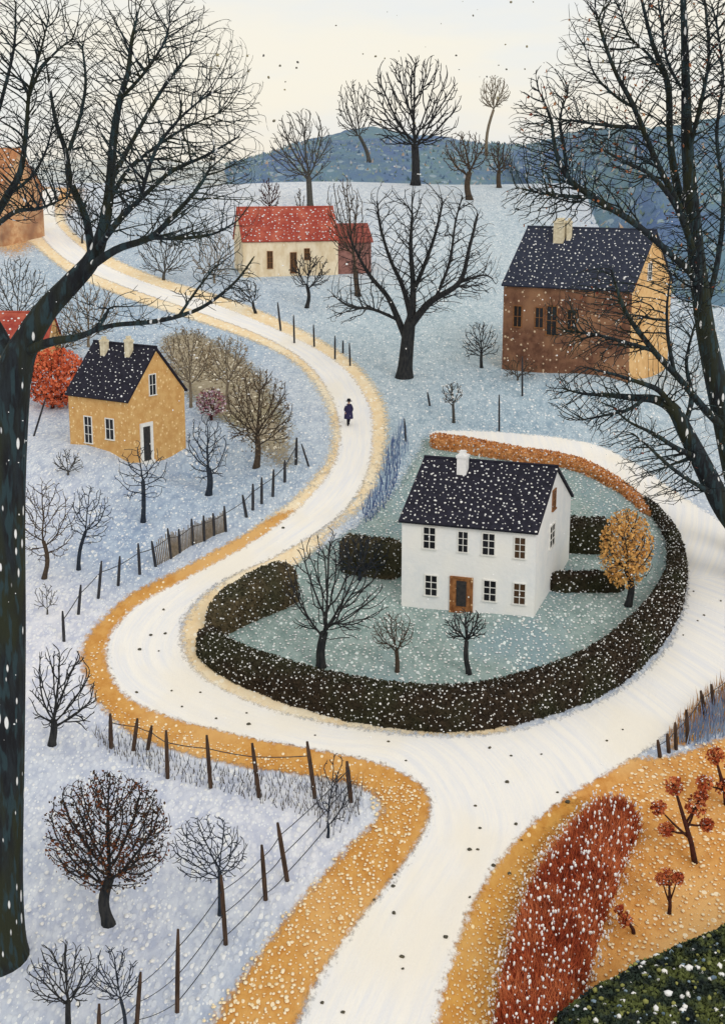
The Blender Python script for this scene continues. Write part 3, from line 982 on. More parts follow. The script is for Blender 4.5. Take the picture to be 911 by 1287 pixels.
_, n1 = hero('giant_tree', 'giant dark snow-flecked tree with the thickest trunk, leaning over the ochre cottage', (2, 1200), None,
     [(0, 1204, 88), (2, 1180, 62), (1, 1100, 55), (4, 950, 52), (6, 800, 50), (7, 650, 46), (11, 550, 43), (18, 470, 41), (36, 425, 31), (60, 388, 26), (90, 356, 23), (116, 326, 19), (130, 288, 14), (138, 240, 11), (143, 175, 9), (151, 125, 7), (161, 92, 5.5), (166, 50, 4), (172, 25, 2.5)],
     [[(118, 325, 12), (110, 275, 10, 1), (90, 228, 9, 1.5), (83, 190, 7, 2), (70, 150, 5.5, 2), (61, 95, 3, 2)],
      [(84, 200, 6, 2), (100, 150, 5, 3), (108, 105, 4, 3), (104, 60, 2.5, 3)],
      [(122, 312, 9), (146, 280, 8, -2), (176, 250, 6, -3), (215, 216, 5, -3), (258, 196, 3.5, -4), (300, 172, 2, -4)],
      [(100, 346, 12), (146, 314, 10, -1), (190, 298, 8, -2), (221, 268, 6, -3), (248, 238, 4.5, -3), (264, 212, 3, -3)],
      [(188, 299, 6, -2), (226, 300, 5, -3), (268, 294, 3, -4), (295, 280, 2, -4)],
      [(141, 232, 7), (166, 182, 6, 3), (200, 120, 5, 4), (222, 88, 3.5, 4), (238, 68, 2, 4)],
      [(150, 128, 5), (182, 92, 4, -2), (205, 56, 3, -2), (214, 30, 2, -2)],
      [(176, 250, 5, -3), (195, 190, 5, -2), (225, 150, 3.5, -2), (262, 118, 2, -2)],
      [(138, 255, 6), (160, 215, 5, 2), (195, 185, 4, 2), (235, 160, 3, 2), (280, 140, 2, 2)],
      [(40, 455, 15), (70, 438, 12, -1), (100, 428, 9, -2), (118, 416, 7, -2), (131, 400, 5, -2), (137, 388, 3, -2)],
      [(116, 418, 6, -2), (145, 409, 6, -2), (197, 404, 6, -3), (242, 392, 5, -3), (270, 376, 4, -4), (298, 352, 3, -4), (320, 322, 2, -4)],
      [(228, 396, 4, -3), (250, 362, 3, -3), (268, 338, 2, -3)],
      [(18, 470, 22), (4, 428, 20, 1), (-14, 390, 17, 1), (-20, 330, 14, 1), (-10, 282, 12, 1), (10, 246, 10, 0), (26, 216, 8, 0), (33, 168, 6, 0), (38, 112, 4.5, 0), (52, 62, 3, 0), (62, 22, 2, 0)],
      [(-18, 320, 9, 1), (-22, 250, 8, 2), (-12, 180, 7, 2), (4, 120, 5, 2), (18, 60, 3.5, 2), (20, 10, 2, 2)],
      [(36, 125, 4), (50, 90, 4, 1), (72, 64, 3, 1), (90, 50, 2, 1)],
      [(-12, 290, 8, 1), (20, 266, 6, -1), (50, 262, 4, -2), (84, 248, 2, -2)],
      [(10, 246, 5), (40, 222, 4, 1), (58, 190, 3, 1), (66, 160, 2, 1)]],
     [(185, 150, 128, 145, 1500, 6.5), (250, 250, 62, 62, 330, 4, -2.5), (25, 110, 80, 135, 800, 5), (45, 255, 60, 30, 160, 3), (110, 210, 70, 60, 250, 5), (190, 385, 60, 26, 60, 2, -2.5), (275, 350, 45, 34, 90, 2.5, -3.5), (110, 395, 35, 25, 60, 2, -2)],
     'bark_flecked', .40, 3.1, 3.2, 60, trop=.06, radial=(118, 330))

_, n2 = hero('giant_tree', 'tall dark snow-flecked tree rising past the brick house and off the top edge', (950, 700), None,
     [(952, 704, 46), (946, 680, 36), (925, 600, 31), (906, 510, 28), (888, 425, 24), (877, 345, 21), (869, 260, 18), (863, 180, 14), (861, 90, 10), (858, 0, 7), (855, -70, 4)],
     [[(868, 292, 13), (850, 245, 12, 1), (840, 180, 10, 2), (838, 108, 9, 2), (820, 56, 6, 2), (806, 0, 4, 2), (800, -40, 2, 2)],
      [(872, 300, 10), (851, 204 + 50, 9, -1), (824, 172 + 30, 8, -2), (796, 134, 7, -3), (775, 95, 5.5, -3), (760, 56, 4.5, -3), (748, 14, 3, -3)],
      [(808, 152, 6, -2), (770, 154, 5, -3), (722, 152, 3, -4), (690, 148, 2, -4)],
      [(876, 335, 10), (858, 280, 9, -2), (838, 244, 7, -3), (814, 218, 6, -4), (788, 205, 4.5, -5), (760, 190, 3, -5)],
      [(878, 372, 11), (866, 344, 10, -1), (845, 324, 9, -2), (817, 298, 9, -3), (788, 275, 8.5, -4), (744, 248, 8, -5), (713, 223, 7, -5), (698, 190, 5.5, -5), (692, 150, 4, -5), (682, 126, 2.5, -5)],
      [(712, 222, 5, -5), (707, 178, 4.5, -5), (703, 150, 3, -5), (712, 120, 2, -5)],
      [(744, 249, 5, -5), (698, 246, 4.5, -6), (668, 240, 3, -6), (650, 236, 2, -6)],
      [(906, 548, 13), (880, 520, 11, -2), (851, 481, 9, -4), (819, 442, 8, -5), (788, 396, 6, -6), (775, 364, 4, -6), (768, 340, 2.5, -6)],
      [(818, 442, 6, -5), (780, 430, 5, -6), (745, 420, 3.5, -6), (708, 416, 2, -6)],
      [(840, 468, 6, -4), (835, 420, 5, -4), (838, 380, 3.5, -4), (842, 350, 2, -4)],
      [(838, 100, 5, 2), (815, 70, 4, 1), (790, 45, 3, 1), (778, 10, 2, 1)],
      [(796, 134, 5, -3), (775, 122, 4, -3), (748, 95, 3, -3), (735, 60, 2, -3)],
      [(882, 400, 9), (900, 330, 8, 1), (908, 250, 6, 2), (900, 170, 5, 2), (908, 100, 4, 2), (900, 30, 3, 2)],
      [(864, 190, 7), (880, 130, 6, -2), (890, 70, 4, -2), (885, 0, 3, -2)],
      [(862, 120, 5), (838, 76, 4, -2), (830, 20, 3, -2)]],
     [(795, 75, 88, 125, 1000, 6, -1), (695, 175, 50, 82, 480, 4, -5), (755, 215, 90, 55, 420, 5, -3.5), (690, 262, 55, 30, 130, 4, -5.5), (760, 400, 70, 60, 420, 4, -5), (885, 220, 42, 230, 800, 6), (845, 330, 40, 50, 150, 4), (870, 60, 60, 110, 400, 6)],
     'bark_flecked', .40, 3.1, 3.2, 55, trop=.05, buds=('bud', 380, 3.0), radial=(900, 420))

_, n3 = hero('leaning_tree', 'dark leaning tree arching over the ring road at the right edge', (975, 740), None,
     [(978, 744, 50), (968, 720, 38), (935, 672, 31), (908, 636, 27), (886, 592, 24), (862, 545, 20), (845, 514, 16), (822, 502, 11), (798, 500, 9), (768, 497, 6), (735, 495, 3.5), (712, 490, 2)],
     [[(846, 516, 9), (828, 492, 8, -1), (800, 480, 6, -2), (770, 470, 4, -2), (735, 462, 2, -2)],
      [(812, 501, 6), (790, 515, 5, -2), (760, 522, 3.5, -2), (730, 528, 2, -2)],
      [(880, 580, 9), (850, 565, 7, -2), (820, 545, 5, -3), (790, 530, 3.5, -3), (770, 512, 2, -3)],
      [(900, 622, 9), (866, 604, 6, -2), (840, 585, 5, -3), (815, 562, 3.5, -3), (795, 545, 2, -3)],
      [(858, 540, 8), (868, 500, 7, 2), (862, 455, 5, 2), (872, 410, 3, 2)]],
     [(752, 498, 66, 42, 330, 3.5, -1), (832, 590, 56, 44, 230, 3.5), (790, 540, 50, 30, 140, 3, -2.5), (858, 440, 40, 70, 200, 4), (900, 560, 40, 60, 120, 3)],
     'bark_flecked', .40, 3.1, 3.2, 55, trop=-.04, buds=('bud', 50, 2.6), radial=(920, 560))

T = tree
hero('fork_tree', 'large bare tree with a forked trunk in the middle of the snowy meadow', (509, 474), None,
     [(508, 476, 25), (509, 462, 19), (511, 440, 17), (514, 412, 15), (517, 396, 11), (519, 360, 7), (516, 310, 5), (518, 270, 3)],
     [[(514, 412, 12), (540, 380, 10, -1), (577, 355, 7, -2), (590, 310, 5, -2), (600, 270, 3, -2)], [(577, 355, 5, -2), (606, 346, 3, -3), (618, 350, 2, -3)],
      [(511, 430, 11), (497, 395, 9, 1), (486, 372, 7, 1), (466, 348, 5.5, 1), (452, 325, 4, 1), (440, 300, 2.5, 1)],
      [(516, 398, 9), (506, 360, 7, 2), (490, 325, 5, 2), (478, 285, 4, 2), (474, 255, 2.5, 2)], [(519, 370, 7), (535, 330, 5.5, -1), (548, 290, 4, -1), (556, 255, 2.5, -1)],
      [(500, 404, 5), (470, 390, 4.5, -1), (440, 385, 3.5, -2), (420, 372, 2, -2)], [(548, 374, 5, -1), (565, 330, 4, -1), (572, 280, 3, 0), (580, 250, 2, 0)]],
     [(522, 318, 102, 88, 900, 5), (436, 385, 32, 26, 80, 2.5), (600, 350, 26, 34, 60, 3)], 'bark', .38, 3.0, 3.2, 60, trop=.04, radial=(514, 430), dens=1.9)
T('bare_tree', 'brownish bare tree growing beside the pink end of the red-roofed house', (450, 372), (432, 272), (25, 48), 7, (446, 335), n=200, bark='bark_brown', extra=[(450, 310, 14, 20, 30)])
T('hilltop_tree', 'big round-crowned bare tree at the top of the meadow on the skyline', (522, 233), (518, 134), (61, 62), 11, (521, 182), n=520, bark='bark', twig=.5, step=.045, kill=.06)
T('bare_tree', 'grey bare tree standing behind the red-roofed house', (390, 262), (379, 186), (42, 46), 8, (388, 222), n=300, bark='bark_grey')
T('bare_tree', 'slim pale leaning tree on the skyline left of the big round-crowned tree', (464, 204), (446, 138), (26, 36), 5, (452, 172), n=190, bark='bark_grey', hillside=True)
T('lollipop_tree', 'slender tree with a small ball crown high on the blue skyline', (611, 196), (621, 118), (20, 22), 4, (620, 138), n=190, bark='bark_pale', hillside=True)
T('bare_tree', 'dark forked tree at the meadow top, larger of two small trees under the blue hill', (590, 251), (584, 192), (31, 28), 8, (590, 216), n=260, bark='bark_brown', web=True)
T('bare_tree', 'smallest dark tree under the blue hill, right of its twin at the meadow top', (627, 236), (627, 198), (19, 20), 6, (627, 214), n=170, bark='bark_brown', web=True)
T('bare_tree', 'small reddish-brown tree peeping over the left end of the red roof', (339, 270), (339, 246), (15, 22), 4, (339, 258), n=110, bark='bark_red')
T('shrub', 'tiny dark shrub peeping over the middle of the red roof', (378, 268), (377, 250), (7, 13), 3, (378, 262), n=40, bark='bark_brown', cat='shrub')
T('bare_tree', 'small bare tree in front of the red-roofed house wall', (385, 387), (389, 342), (27, 25), 5, (386, 360), n=190)
T('bare_tree', 'small leaning bare tree in the snow left of the red-roofed house', (322, 394), (309, 368), (20, 17), 4, (318, 380), n=90)
T('bare_tree', 'thin bare tree at the left end of the brick house', (605, 462), (603, 432), (24, 28), 4, (605, 442), n=150)
T('bare_tree', 'tiny frosted tree in the blue snow below the meadow tree', (570, 531), (568, 495), (14, 16), 4, (569, 508), n=90, bark='bark_grey', snow=30)
T('hazy_tree', 'round brown hazy tree on the bank left of the winding road', (322, 588), (325, 520), (45, 56), 8, (323, 548), n=420, bark='bark_brown', foliage=('leaf_brown', 800, 2.2, 'fill'), snow=40)
T('bare_tree', 'upright bluish-black tree at the right corner of the ochre cottage', (262, 622), (261, 566), (29, 48), 8, (262, 588), n=200, bark='bark_blue', step=.05, kill=.075, web=True)
T('bare_tree', 'open-branched bluish-black tree standing in front of the ochre cottage door', (180, 656), (178, 594), (36, 40), 6, (180, 604), n=130, bark='bark_blue', step=.055, kill=.085, web=True)
T('bare_tree', 'slanting thin tree in blue snow below the ochre cottage', (99, 716), (113, 648), (30, 38), 5, (108, 668), n=170, bark='bark_blue', web=True)
T('bare_tree', 'brown net-twigged round tree beside the giant trunk', (55, 727), (56, 654), (42, 54), 6, (55, 680), n=330, bark='bark_brown', web=True)
T('shrub', 'low dark shrub in the snow below the ochre cottage windows', (86, 597), (86, 582), (21, 17), 3, (86, 593), n=80, bark='bark_grey', cat='shrub')
T('bare_tree', 'black bare tree close to the giant trunk beside the orange road bend', (65, 936), (80, 874), (44, 64), 10, (68, 905), n=230, step=.045, kill=.065, bark='bark', twig=.58, extra=[(60, 820, 12, 12, 10)])
T('round_tree', 'dense round dark tree with a thick net of twigs in the lower left snow', (138, 1161), (136, 1046), (79, 76), 15, (138, 1104), n=1150, bark='bark', step=.034, kill=.042, twig=.52, web=True, trop=.02,
  foliage=('leaf_dark', 3600, 2.6, 'tips'))
T('bare_tree', 'net-twigged small tree standing behind a leaning fence post', (277, 1150), (262, 1068), (52, 44), 6, (276, 1096), n=330, bark='bark_blue', web=True, twig=.52)
T('bare_tree', 'small bare tree at the bottom edge, left of its neighbouring pair', (87, 1300), (80, 1228), (48, 46), 8, (86, 1258), n=230, twig=.52, step=.045, kill=.065)
T('bare_tree', 'small bare tree at the bottom edge next to the lowest wire fence posts', (158, 1300), (144, 1226), (34, 38), 5, (152, 1256), n=150, bark='bark_blue', twig=.52, step=.045, kill=.065)
T('bare_tree', 'spreading bare tree in the front garden, taller than the saplings beside it', (404, 839), (418, 742), (66, 74), 12, (408, 794), n=300, bark='bark', twig=.55, step=.05, kill=.08, extra=[(462, 760, 30, 20, 30)])
T('sapling', 'small dark sapling in the front garden left of the door', (499, 846), (494, 794), (29, 27), 6, (498, 818), n=190, bark='bark_brown', web=True)
T('sapling', 'small dark sapling in the front garden straight below the door', (590, 848), (584, 788), (28, 22), 7, (586, 806), n=170, bark='bark', twig=.52)
T('amber_tree', 'small tree with an amber crown at the right of the white house', (788, 763), (786, 690), (36, 52), 9, (787, 716), n=240, bark='bark', foliage=('leaf_orange', 2500, 3.0, 'fill'), trop=.05)
T('frosty_shrub', 'plum-red shrub frosted with white right of the ochre cottage gable', (266, 528), (266, 506), (20, 19), 4, (266, 518), n=110, bark='bark_red', foliage=('leaf_plum', 420, 2.4, 'fill'), snow=60, cat='shrub')
T('hazy_tree', 'tall faded brown tree on the bank right of the ochre gable', (240, 512), (236, 448), (36, 38), 4, (239, 480), n=240, bark='bark_pale', foliage=('leaf_olive', 620, 2.0, 'fill'), snow=30)
T('hazy_tree', 'faded olive tree on the bank between the ochre gable and the road', (288, 515), (284, 455), (34, 34), 4, (287, 480), n=220, bark='bark_pale', foliage=('leaf_olive', 620, 2.0, 'fill'), snow=30)
T('shrub', 'leafless grey scrub on the far left beyond the red roof', (22, 408), (22, 366), (42, 42), 4, (22, 396), n=260, bark='bark_grey', cat='shrub')
T('shrub', 'leafless scrub rising behind the chimneys of the ochre cottage', (112, 436), (112, 392), (42, 36), 4, (112, 424), n=240, bark='bark_pale', cat='shrub')
T('shrub', 'twiggy dark scrub beside the far end of the road', (206, 352), (208, 318), (38, 34), 4, (207, 342), n=200, bark='bark_grey', cat='shrub')
T('shrub', 'pale twiggy scrub between the giant crown and the red-roofed house', (270, 356), (268, 322), (30, 36), 3, (270, 346), n=150, bark='bark_pale', cat='shrub')
T('shrub', 'thin grey scrub beside the top of the road', (104, 306), (104, 268), (22, 38), 3, (104, 296), n=120, bark='bark_grey', cat='shrub')
T('red_shrub', 'flame-red bush left of the ochre cottage', (66, 513), (70, 474), (47, 38), 5, (67, 504), n=170, bark='bark_red', foliage=('leaf_redorange', 3000, 3.2, 'fill'), cat='shrub')
T('shrub', 'bare orange-brown scrub behind the left chimney of the ochre cottage', (80, 450), (78, 424), (34, 20), 3, (80, 440), n=110, bark='bark_brown', cat='shrub', foliage=('leaf_olive', 300, 2, 'fill'))
T('dark_shrub', 'purplish dark bush behind the spreading garden tree', (452, 730), (452, 700), (38, 28), 5, (452, 718), n=260, bark='bark_blue', cat='shrub', trop=.2)
T('shrub', 'small sprig of weeds in the snow above the orange bend', (60, 772), (58, 752), (17, 18), 2.5, (60, 766), n=45, bark='bark_grey', cat='shrub')
T('shrub', 'faint low scrub along the foot of the brick house wall', (650, 478), (652, 464), (24, 15), 2.5, (650, 474), n=80, bark='bark_brown', cat='shrub')
T('shrub', 'tangle of curved stems at the corner of the wire fence', (412, 1052), (420, 992), (26, 48), 4, (412, 1034), n=60, bark='bark_blue', cat='shrub', step=.055, kill=.085, twig=.52)


def cluster_tree(label, base, parts, tw, nleaf=200, bark='bark_red', ls=3.2):
    B = at(*base); B.z = H(B.x, B.y); s = mpp(B)
    root = empty('red_sapling', B, 0, label, 'sapling')
    L = lambda px, py: at_y(px, py, B.y) - B
    mb = MB(); cb = MB(); P = []
    top = parts[0]; tw *= .8
    mid = L(base[0] * .5 + top[0] * .5 + 1, base[1] * .5 + top[1] * .5)
    dpt = L(top[0], top[1])
    tr = [Vector((0, 0, -.2)), mid * .5 + Vector((.03, 0, 0)), mid, mid.lerp(dpt, .6), dpt]
    mb.tube(tr, [tw * s * .65, tw * s * .5, tw * s * .45, tw * s * .3, tw * s * .15], 7)
    for i, (cx, cy, cr) in enumerate(parts):
        c = L(cx, cy); c.y += random.uniform(-.3, .3)
        if i:
            a = tr[1].lerp(tr[2], min(1, .25 * i))
            h = a.lerp(c, .5) - Vector((0, 0, .06))
            cb.tube([a, h, c], [tw * s * .3, tw * s * .22, tw * s * .1], 5)
        for k in range(9):
            e = c + Vector(RNG.normal(0, .5, 3)) * cr * s
            cb.tube([c - Vector((0, 0, cr * s * .7)), c.lerp(e, .5), e], [tw * s * .13, tw * s * .1, tw * s * .05], 3, False)
        P += ellipsoid_pts(c, (cr * s, cr * s, cr * s), nleaf, shell=.7)
    mb.build('trunk', M[bark], root, True)
    cb.build('crown', M[bark], root, True)
    leaves('foliage', P, ls * s, M['leaf_red'], root)
    o = blobs('snow_clumps', random.sample([tuple(p) for p in P], 14 * len(parts)), RNG.uniform(.7, 1.7, 14 * len(parts)) * s, M['snow_clump'], root)
    o['kind'] = 'stuff'


cluster_tree('tallest red-tufted sapling on the orange field with five tufts', (874, 1085), [(846, 986, 12), (828, 1018, 10), (838, 1045, 10), (876, 1016, 14), (888, 1036, 9), (880, 1000, 9)], 8)
cluster_tree('short red-tufted sapling with a heart-shaped crown on the orange field', (840, 1149), [(840, 1106, 12), (830, 1102, 8), (850, 1102, 8)], 6)
cluster_tree('stubby red sapling leaning left beside the rust-red hedge', (797, 1174), [(784, 1152, 9), (778, 1144, 6)], 6, 140)
cluster_tree('smallest red sprig close to the rust-red hedge', (727, 1248), [(722, 1220, 10), (714, 1228, 7)], 4, 140)
cluster_tree('red-tufted sapling cut off by the right edge of the photo', (913, 1012), [(898, 950, 12), (884, 982, 11), (910, 990, 12), (925, 965, 14)], 7)

# ------------------------------------------------------------------ hedges
def hedge(name, label, path, width, height, mat, leafmat, leafsize=2.6, nl=60, ns=6, closed_ends=True, widths=None, heights=None, snowr=(.5, 1.45), cat='hedge', tuft=None, extra=()):
    """a clipped hedge along a path on the ground (px) with a leafy skin and clumps of snow"""
    W = world_poly(path, 6, False)
    A = np.array(W); sg = np.linalg.norm(np.diff(A, axis=0), axis=1); cum = np.concatenate([[0], np.cumsum(sg)])
    n = max(6, int(cum[-1] / .45))
    S = np.linspace(0, cum[-1], n + 1)
    X = np.interp(S, cum, A[:, 0]); Y = np.interp(S, cum, A[:, 1])
    T_ = S / cum[-1]
    wf = (lambda t: width) if widths is None else (lambda t: np.interp(t, np.linspace(0, 1, len(widths)), widths))
    hf_ = (lambda t: height) if heights is None else (lambda t: np.interp(t, np.linspace(0, 1, len(heights)), heights))
    o0 = Vector((X[0], Y[0], H(X[0], Y[0])))
    root = empty(name, o0, 0, label, cat)
    K = 14
    V, Fc, Nn = [], [], []
    rr = random.Random(5)
    for i in range(n + 1):
        a, b2 = max(i - 1, 0), min(i + 1, n)
        d = Vector((X[b2] - X[a], Y[b2] - Y[a], 0)).normalized(); sd = Vector((d.y, -d.x, 0))
        endk = min(1, math.sqrt(max(0, min(S[i], cum[-1] - S[i])) / .7) + .12)
        w, h = wf(T_[i]) * .5 * endk, hf_(T_[i]) * (.75 + .25 * endk)
        for k in range(K):
            th = math.pi * k / (K - 1)
            cx = math.copysign(abs(math.cos(th)) ** .45, math.cos(th)); sz_ = abs(math.sin(th)) ** .5
            p = Vector((X[i], Y[i], 0)) + sd * (w * cx)
            z = H(p.x, p.y)
            nrm = sd * math.cos(th) + Vector((0, 0, math.sin(th)))
            p = p + nrm * rr.uniform(-.08, .08)
            p.z = z - .1 + (h + .1) * sz_ + (rr.uniform(-.06, .06) if 0 < k < K - 1 else 0)
            V.append(p - o0); Nn.append(nrm)
    for i in range(n):
        for k in range(K - 1):
            Fc.append((i * K + k, i * K + k + 1, (i + 1) * K + k + 1, (i + 1) * K + k))
    Fc.append(tuple(range(K))[::-1]); Fc.append(tuple(n * K + k for k in range(K)))
    mesh_obj('hedge_body', V, Fc, mat, root, True)
    s = mpp(o0)
    # leaf skin and snow
    area = sum(wf(t) + 2 * hf_(t) for t in T_) / len(T_) * cum[-1]
    wk, wc = [], 0.0
    for i in range(n):
        for k in range(K - 1):
            a, b2, c, d = V[i * K + k], V[i * K + k + 1], V[(i + 1) * K + k + 1], V[(i + 1) * K + k]
            wc += ((b2 - a).cross(d - a).length + (b2 - c).cross(d - c).length) * .5; wk.append(wc)
    wk = np.array(wk)
    def rnd(cnt, out):
        st = (np.arange(cnt) + RNG.random(cnt)) / cnt * wc
        ids = np.searchsorted(wk, st).clip(0, len(wk) - 1)
        P, Q = [], []
        for q_ in ids:
            i, k = divmod(int(q_), K - 1); u, v = rr.random(), rr.random()
            a, b2, c, d = V[i * K + k], V[i * K + k + 1], V[(i + 1) * K + k + 1], V[(i + 1) * K + k]
            p = (a * (1 - u) + b2 * u) * (1 - v) + (d * (1 - u) + c * u) * v
            q = Nn[i * K + k]
            P.append(p + q * out * rr.random()); Q.append(q)
        return P, Q
    P, Q = rnd(int(area * nl), .10)
    if tuft:
        pts = np.array([tuple(p) for p in P])
        blades('foliage', pts - np.array([0, 0, tuft * .5]), tuft, .05, leafmat, root, .3)
    else:
        leaves('foliage', P, leafsize * s, leafmat, root, N=np.array([tuple(q) for q in Q]))
    P, Q = rnd(int(area * ns), .08)
    if tuft: P = [p + q * tuft * random.uniform(.35, 1.0) for p, q in zip(P, Q)]
    o = blobs('snow_clumps', [tuple(p) for p in P], RNG.uniform(*snowr, len(P)) ** 1 * s, M['snow_clump'], root, (1, 1, .85) if not tuft else (.75, .75, 1.5))
    o['kind'] = 'stuff'
    for mt, dn, r0, r1 in extra:
        P, Q = rnd(int(area * dn), .15)
        o = blobs('blossoms', [tuple(p) for p in P], RNG.uniform(r0, r1, len(P)) * s, M[mt], root, (1, 1, .8)); o['kind'] = 'stuff'
    return root


M['berry_olive'] = make_mat('berry_olive', srgb(150, 150, 84), srgb(96, 104, 62), 1.2, bump=0)
M['berry_blue'] = make_mat('berry_blue', srgb(140, 160, 176), srgb(92, 112, 130), 1.2, bump=0)
hedge('hedge', 'long dark clipped hedge curving round the front of the white house garden', [(262, 812), (272, 830), (310, 852), (380, 878), (460, 898), (560, 908), (650, 896), (745, 862), (812, 806), (846, 745), (846, 690), (826, 652), (808, 634)],
      2.2, 2.0, M['hedge_dark'], M['hedge_dark'], nl=80, ns=13, widths=[1.5, 1.9, 2.1, 2.1, 2.1, 1.9, 1.6, 1.1, .7, .5], heights=[1.4, 1.7, 1.8, 1.9, 2.0, 1.9, 1.7, 1.3, .9, .6])
hedge('hedge', 'olive-brown hedge closing the left end of the garden, from the bend to a square end', [(268, 800), (290, 782), (325, 765), (368, 748)], 2.4, 2.2, M['hedge_olive'], M['hedge_olive'], nl=70, ns=8,
      widths=[1.4, 2.2, 2.4, 2.4], heights=[1.4, 1.9, 2.2, 2.3])
hedge('hedge', 'short olive hedge joining the left wall of the white house', [(428, 712), (470, 719), (508, 722)], 2.0, 2.2, M['hedge_olive'], M['hedge_olive'], nl=70, ns=8)
hedge('hedge', 'wide dark hedge behind the amber tree, right of the white house gable', [(704, 684), (730, 688), (768, 688)], 2.6, 1.9, M['hedge_dark'], M['hedge_dark'], nl=70, ns=9)
hedge('hedge', 'low dark hedge running from the white house to the amber tree trunk', [(690, 742), (735, 742), (784, 742)], 1.1, 1.2, M['hedge_dark'], M['hedge_dark'], nl=70, ns=9)
hedge('hedge', 'thin rust-orange hedge along the back of the garden by the ring road', [(541, 560), (590, 568), (650, 578), (700, 584), (745, 598), (790, 624), (818, 650)], 1.0, 1.0, M['hedge_rust'], M['hedge_rust'], nl=70, ns=10,
      widths=[1.4, 1.3, 1.1, 1.0, .8, .6], heights=[1.0, 1.0, .9, .8, .6, .4])
hedge('heather_hedge', 'broad rust-red heather hedge running down the orange field', [(672, 1360), (676, 1287), (690, 1215), (712, 1150), (740, 1090), (768, 1046), (776, 1030)], 3.2, 1.5, M['heather_dark'], M['heather'], nl=150, ns=12,
      widths=[2.8, 2.8, 2.9, 3.0, 2.9, 2.5, 1.8], heights=[1.5, 1.5, 1.5, 1.5, 1.5, 1.4, 1.2], tuft=.6, snowr=(.8, 2.6))
# evergreen shrub in the corner
hedge('evergreen_hedge', 'dark evergreen bush dotted with white in the lower right corner', [(745, 1395), (805, 1345), (885, 1300), (965, 1262), (1060, 1210)], 5.0, 2.6, M['evergreen'], M['evergreen_leaf'], leafsize=5, nl=190, ns=2.6, snowr=(1.5, 5.5), cat='bush', extra=[('berry_olive', 2.4, 1.5, 4.5), ('berry_blue', 1.6, 1.5, 4.5)])

# ------------------------------------------------------------------ houses
def window(parent, mat_frame, mat_pane, x, z, w, h, face, nx_=2, nz_=2, t=None):
    """frame with glazing bars (part) holding its pane (sub-part); face maps (across, out, up) to the house"""
    t = t or min(w, h) * .10
    mb = MB()
    B = lambda a0, a1, o0, o1, c0, c1: mb.box(a0, a1, o0, o1, c0, c1, face)
    B(x - w / 2 - t, x - w / 2, -.02, .07, z - h / 2, z + h / 2)
    B(x + w / 2, x + w / 2 + t, -.02, .07, z - h / 2, z + h / 2)
    B(x - w / 2 - t, x + w / 2 + t, -.02, .08, z + h / 2, z + h / 2 + t)
    B(x - w / 2 - t * 1.5, x + w / 2 + t * 1.5, -.02, .12, z - h / 2 - t, z - h / 2)
    for i in range(1, nx_):
        a = x - w / 2 + w * i / nx_
        B(a - t * .32, a + t * .32, .02, .055, z - h / 2, z + h / 2)
    for i in range(1, nz_):
        c = z - h / 2 + h * i / nz_
        B(x - w / 2, x + w / 2, .022, .052, c - t * .32, c + t * .32)
    f = mb.build('window', mat_frame, parent)
    pb = MB(); pb.box(x - w / 2, x + w / 2, -.02, .03, z - h / 2, z + h / 2, face)
    pb.build('pane', mat_pane, f)
    return f


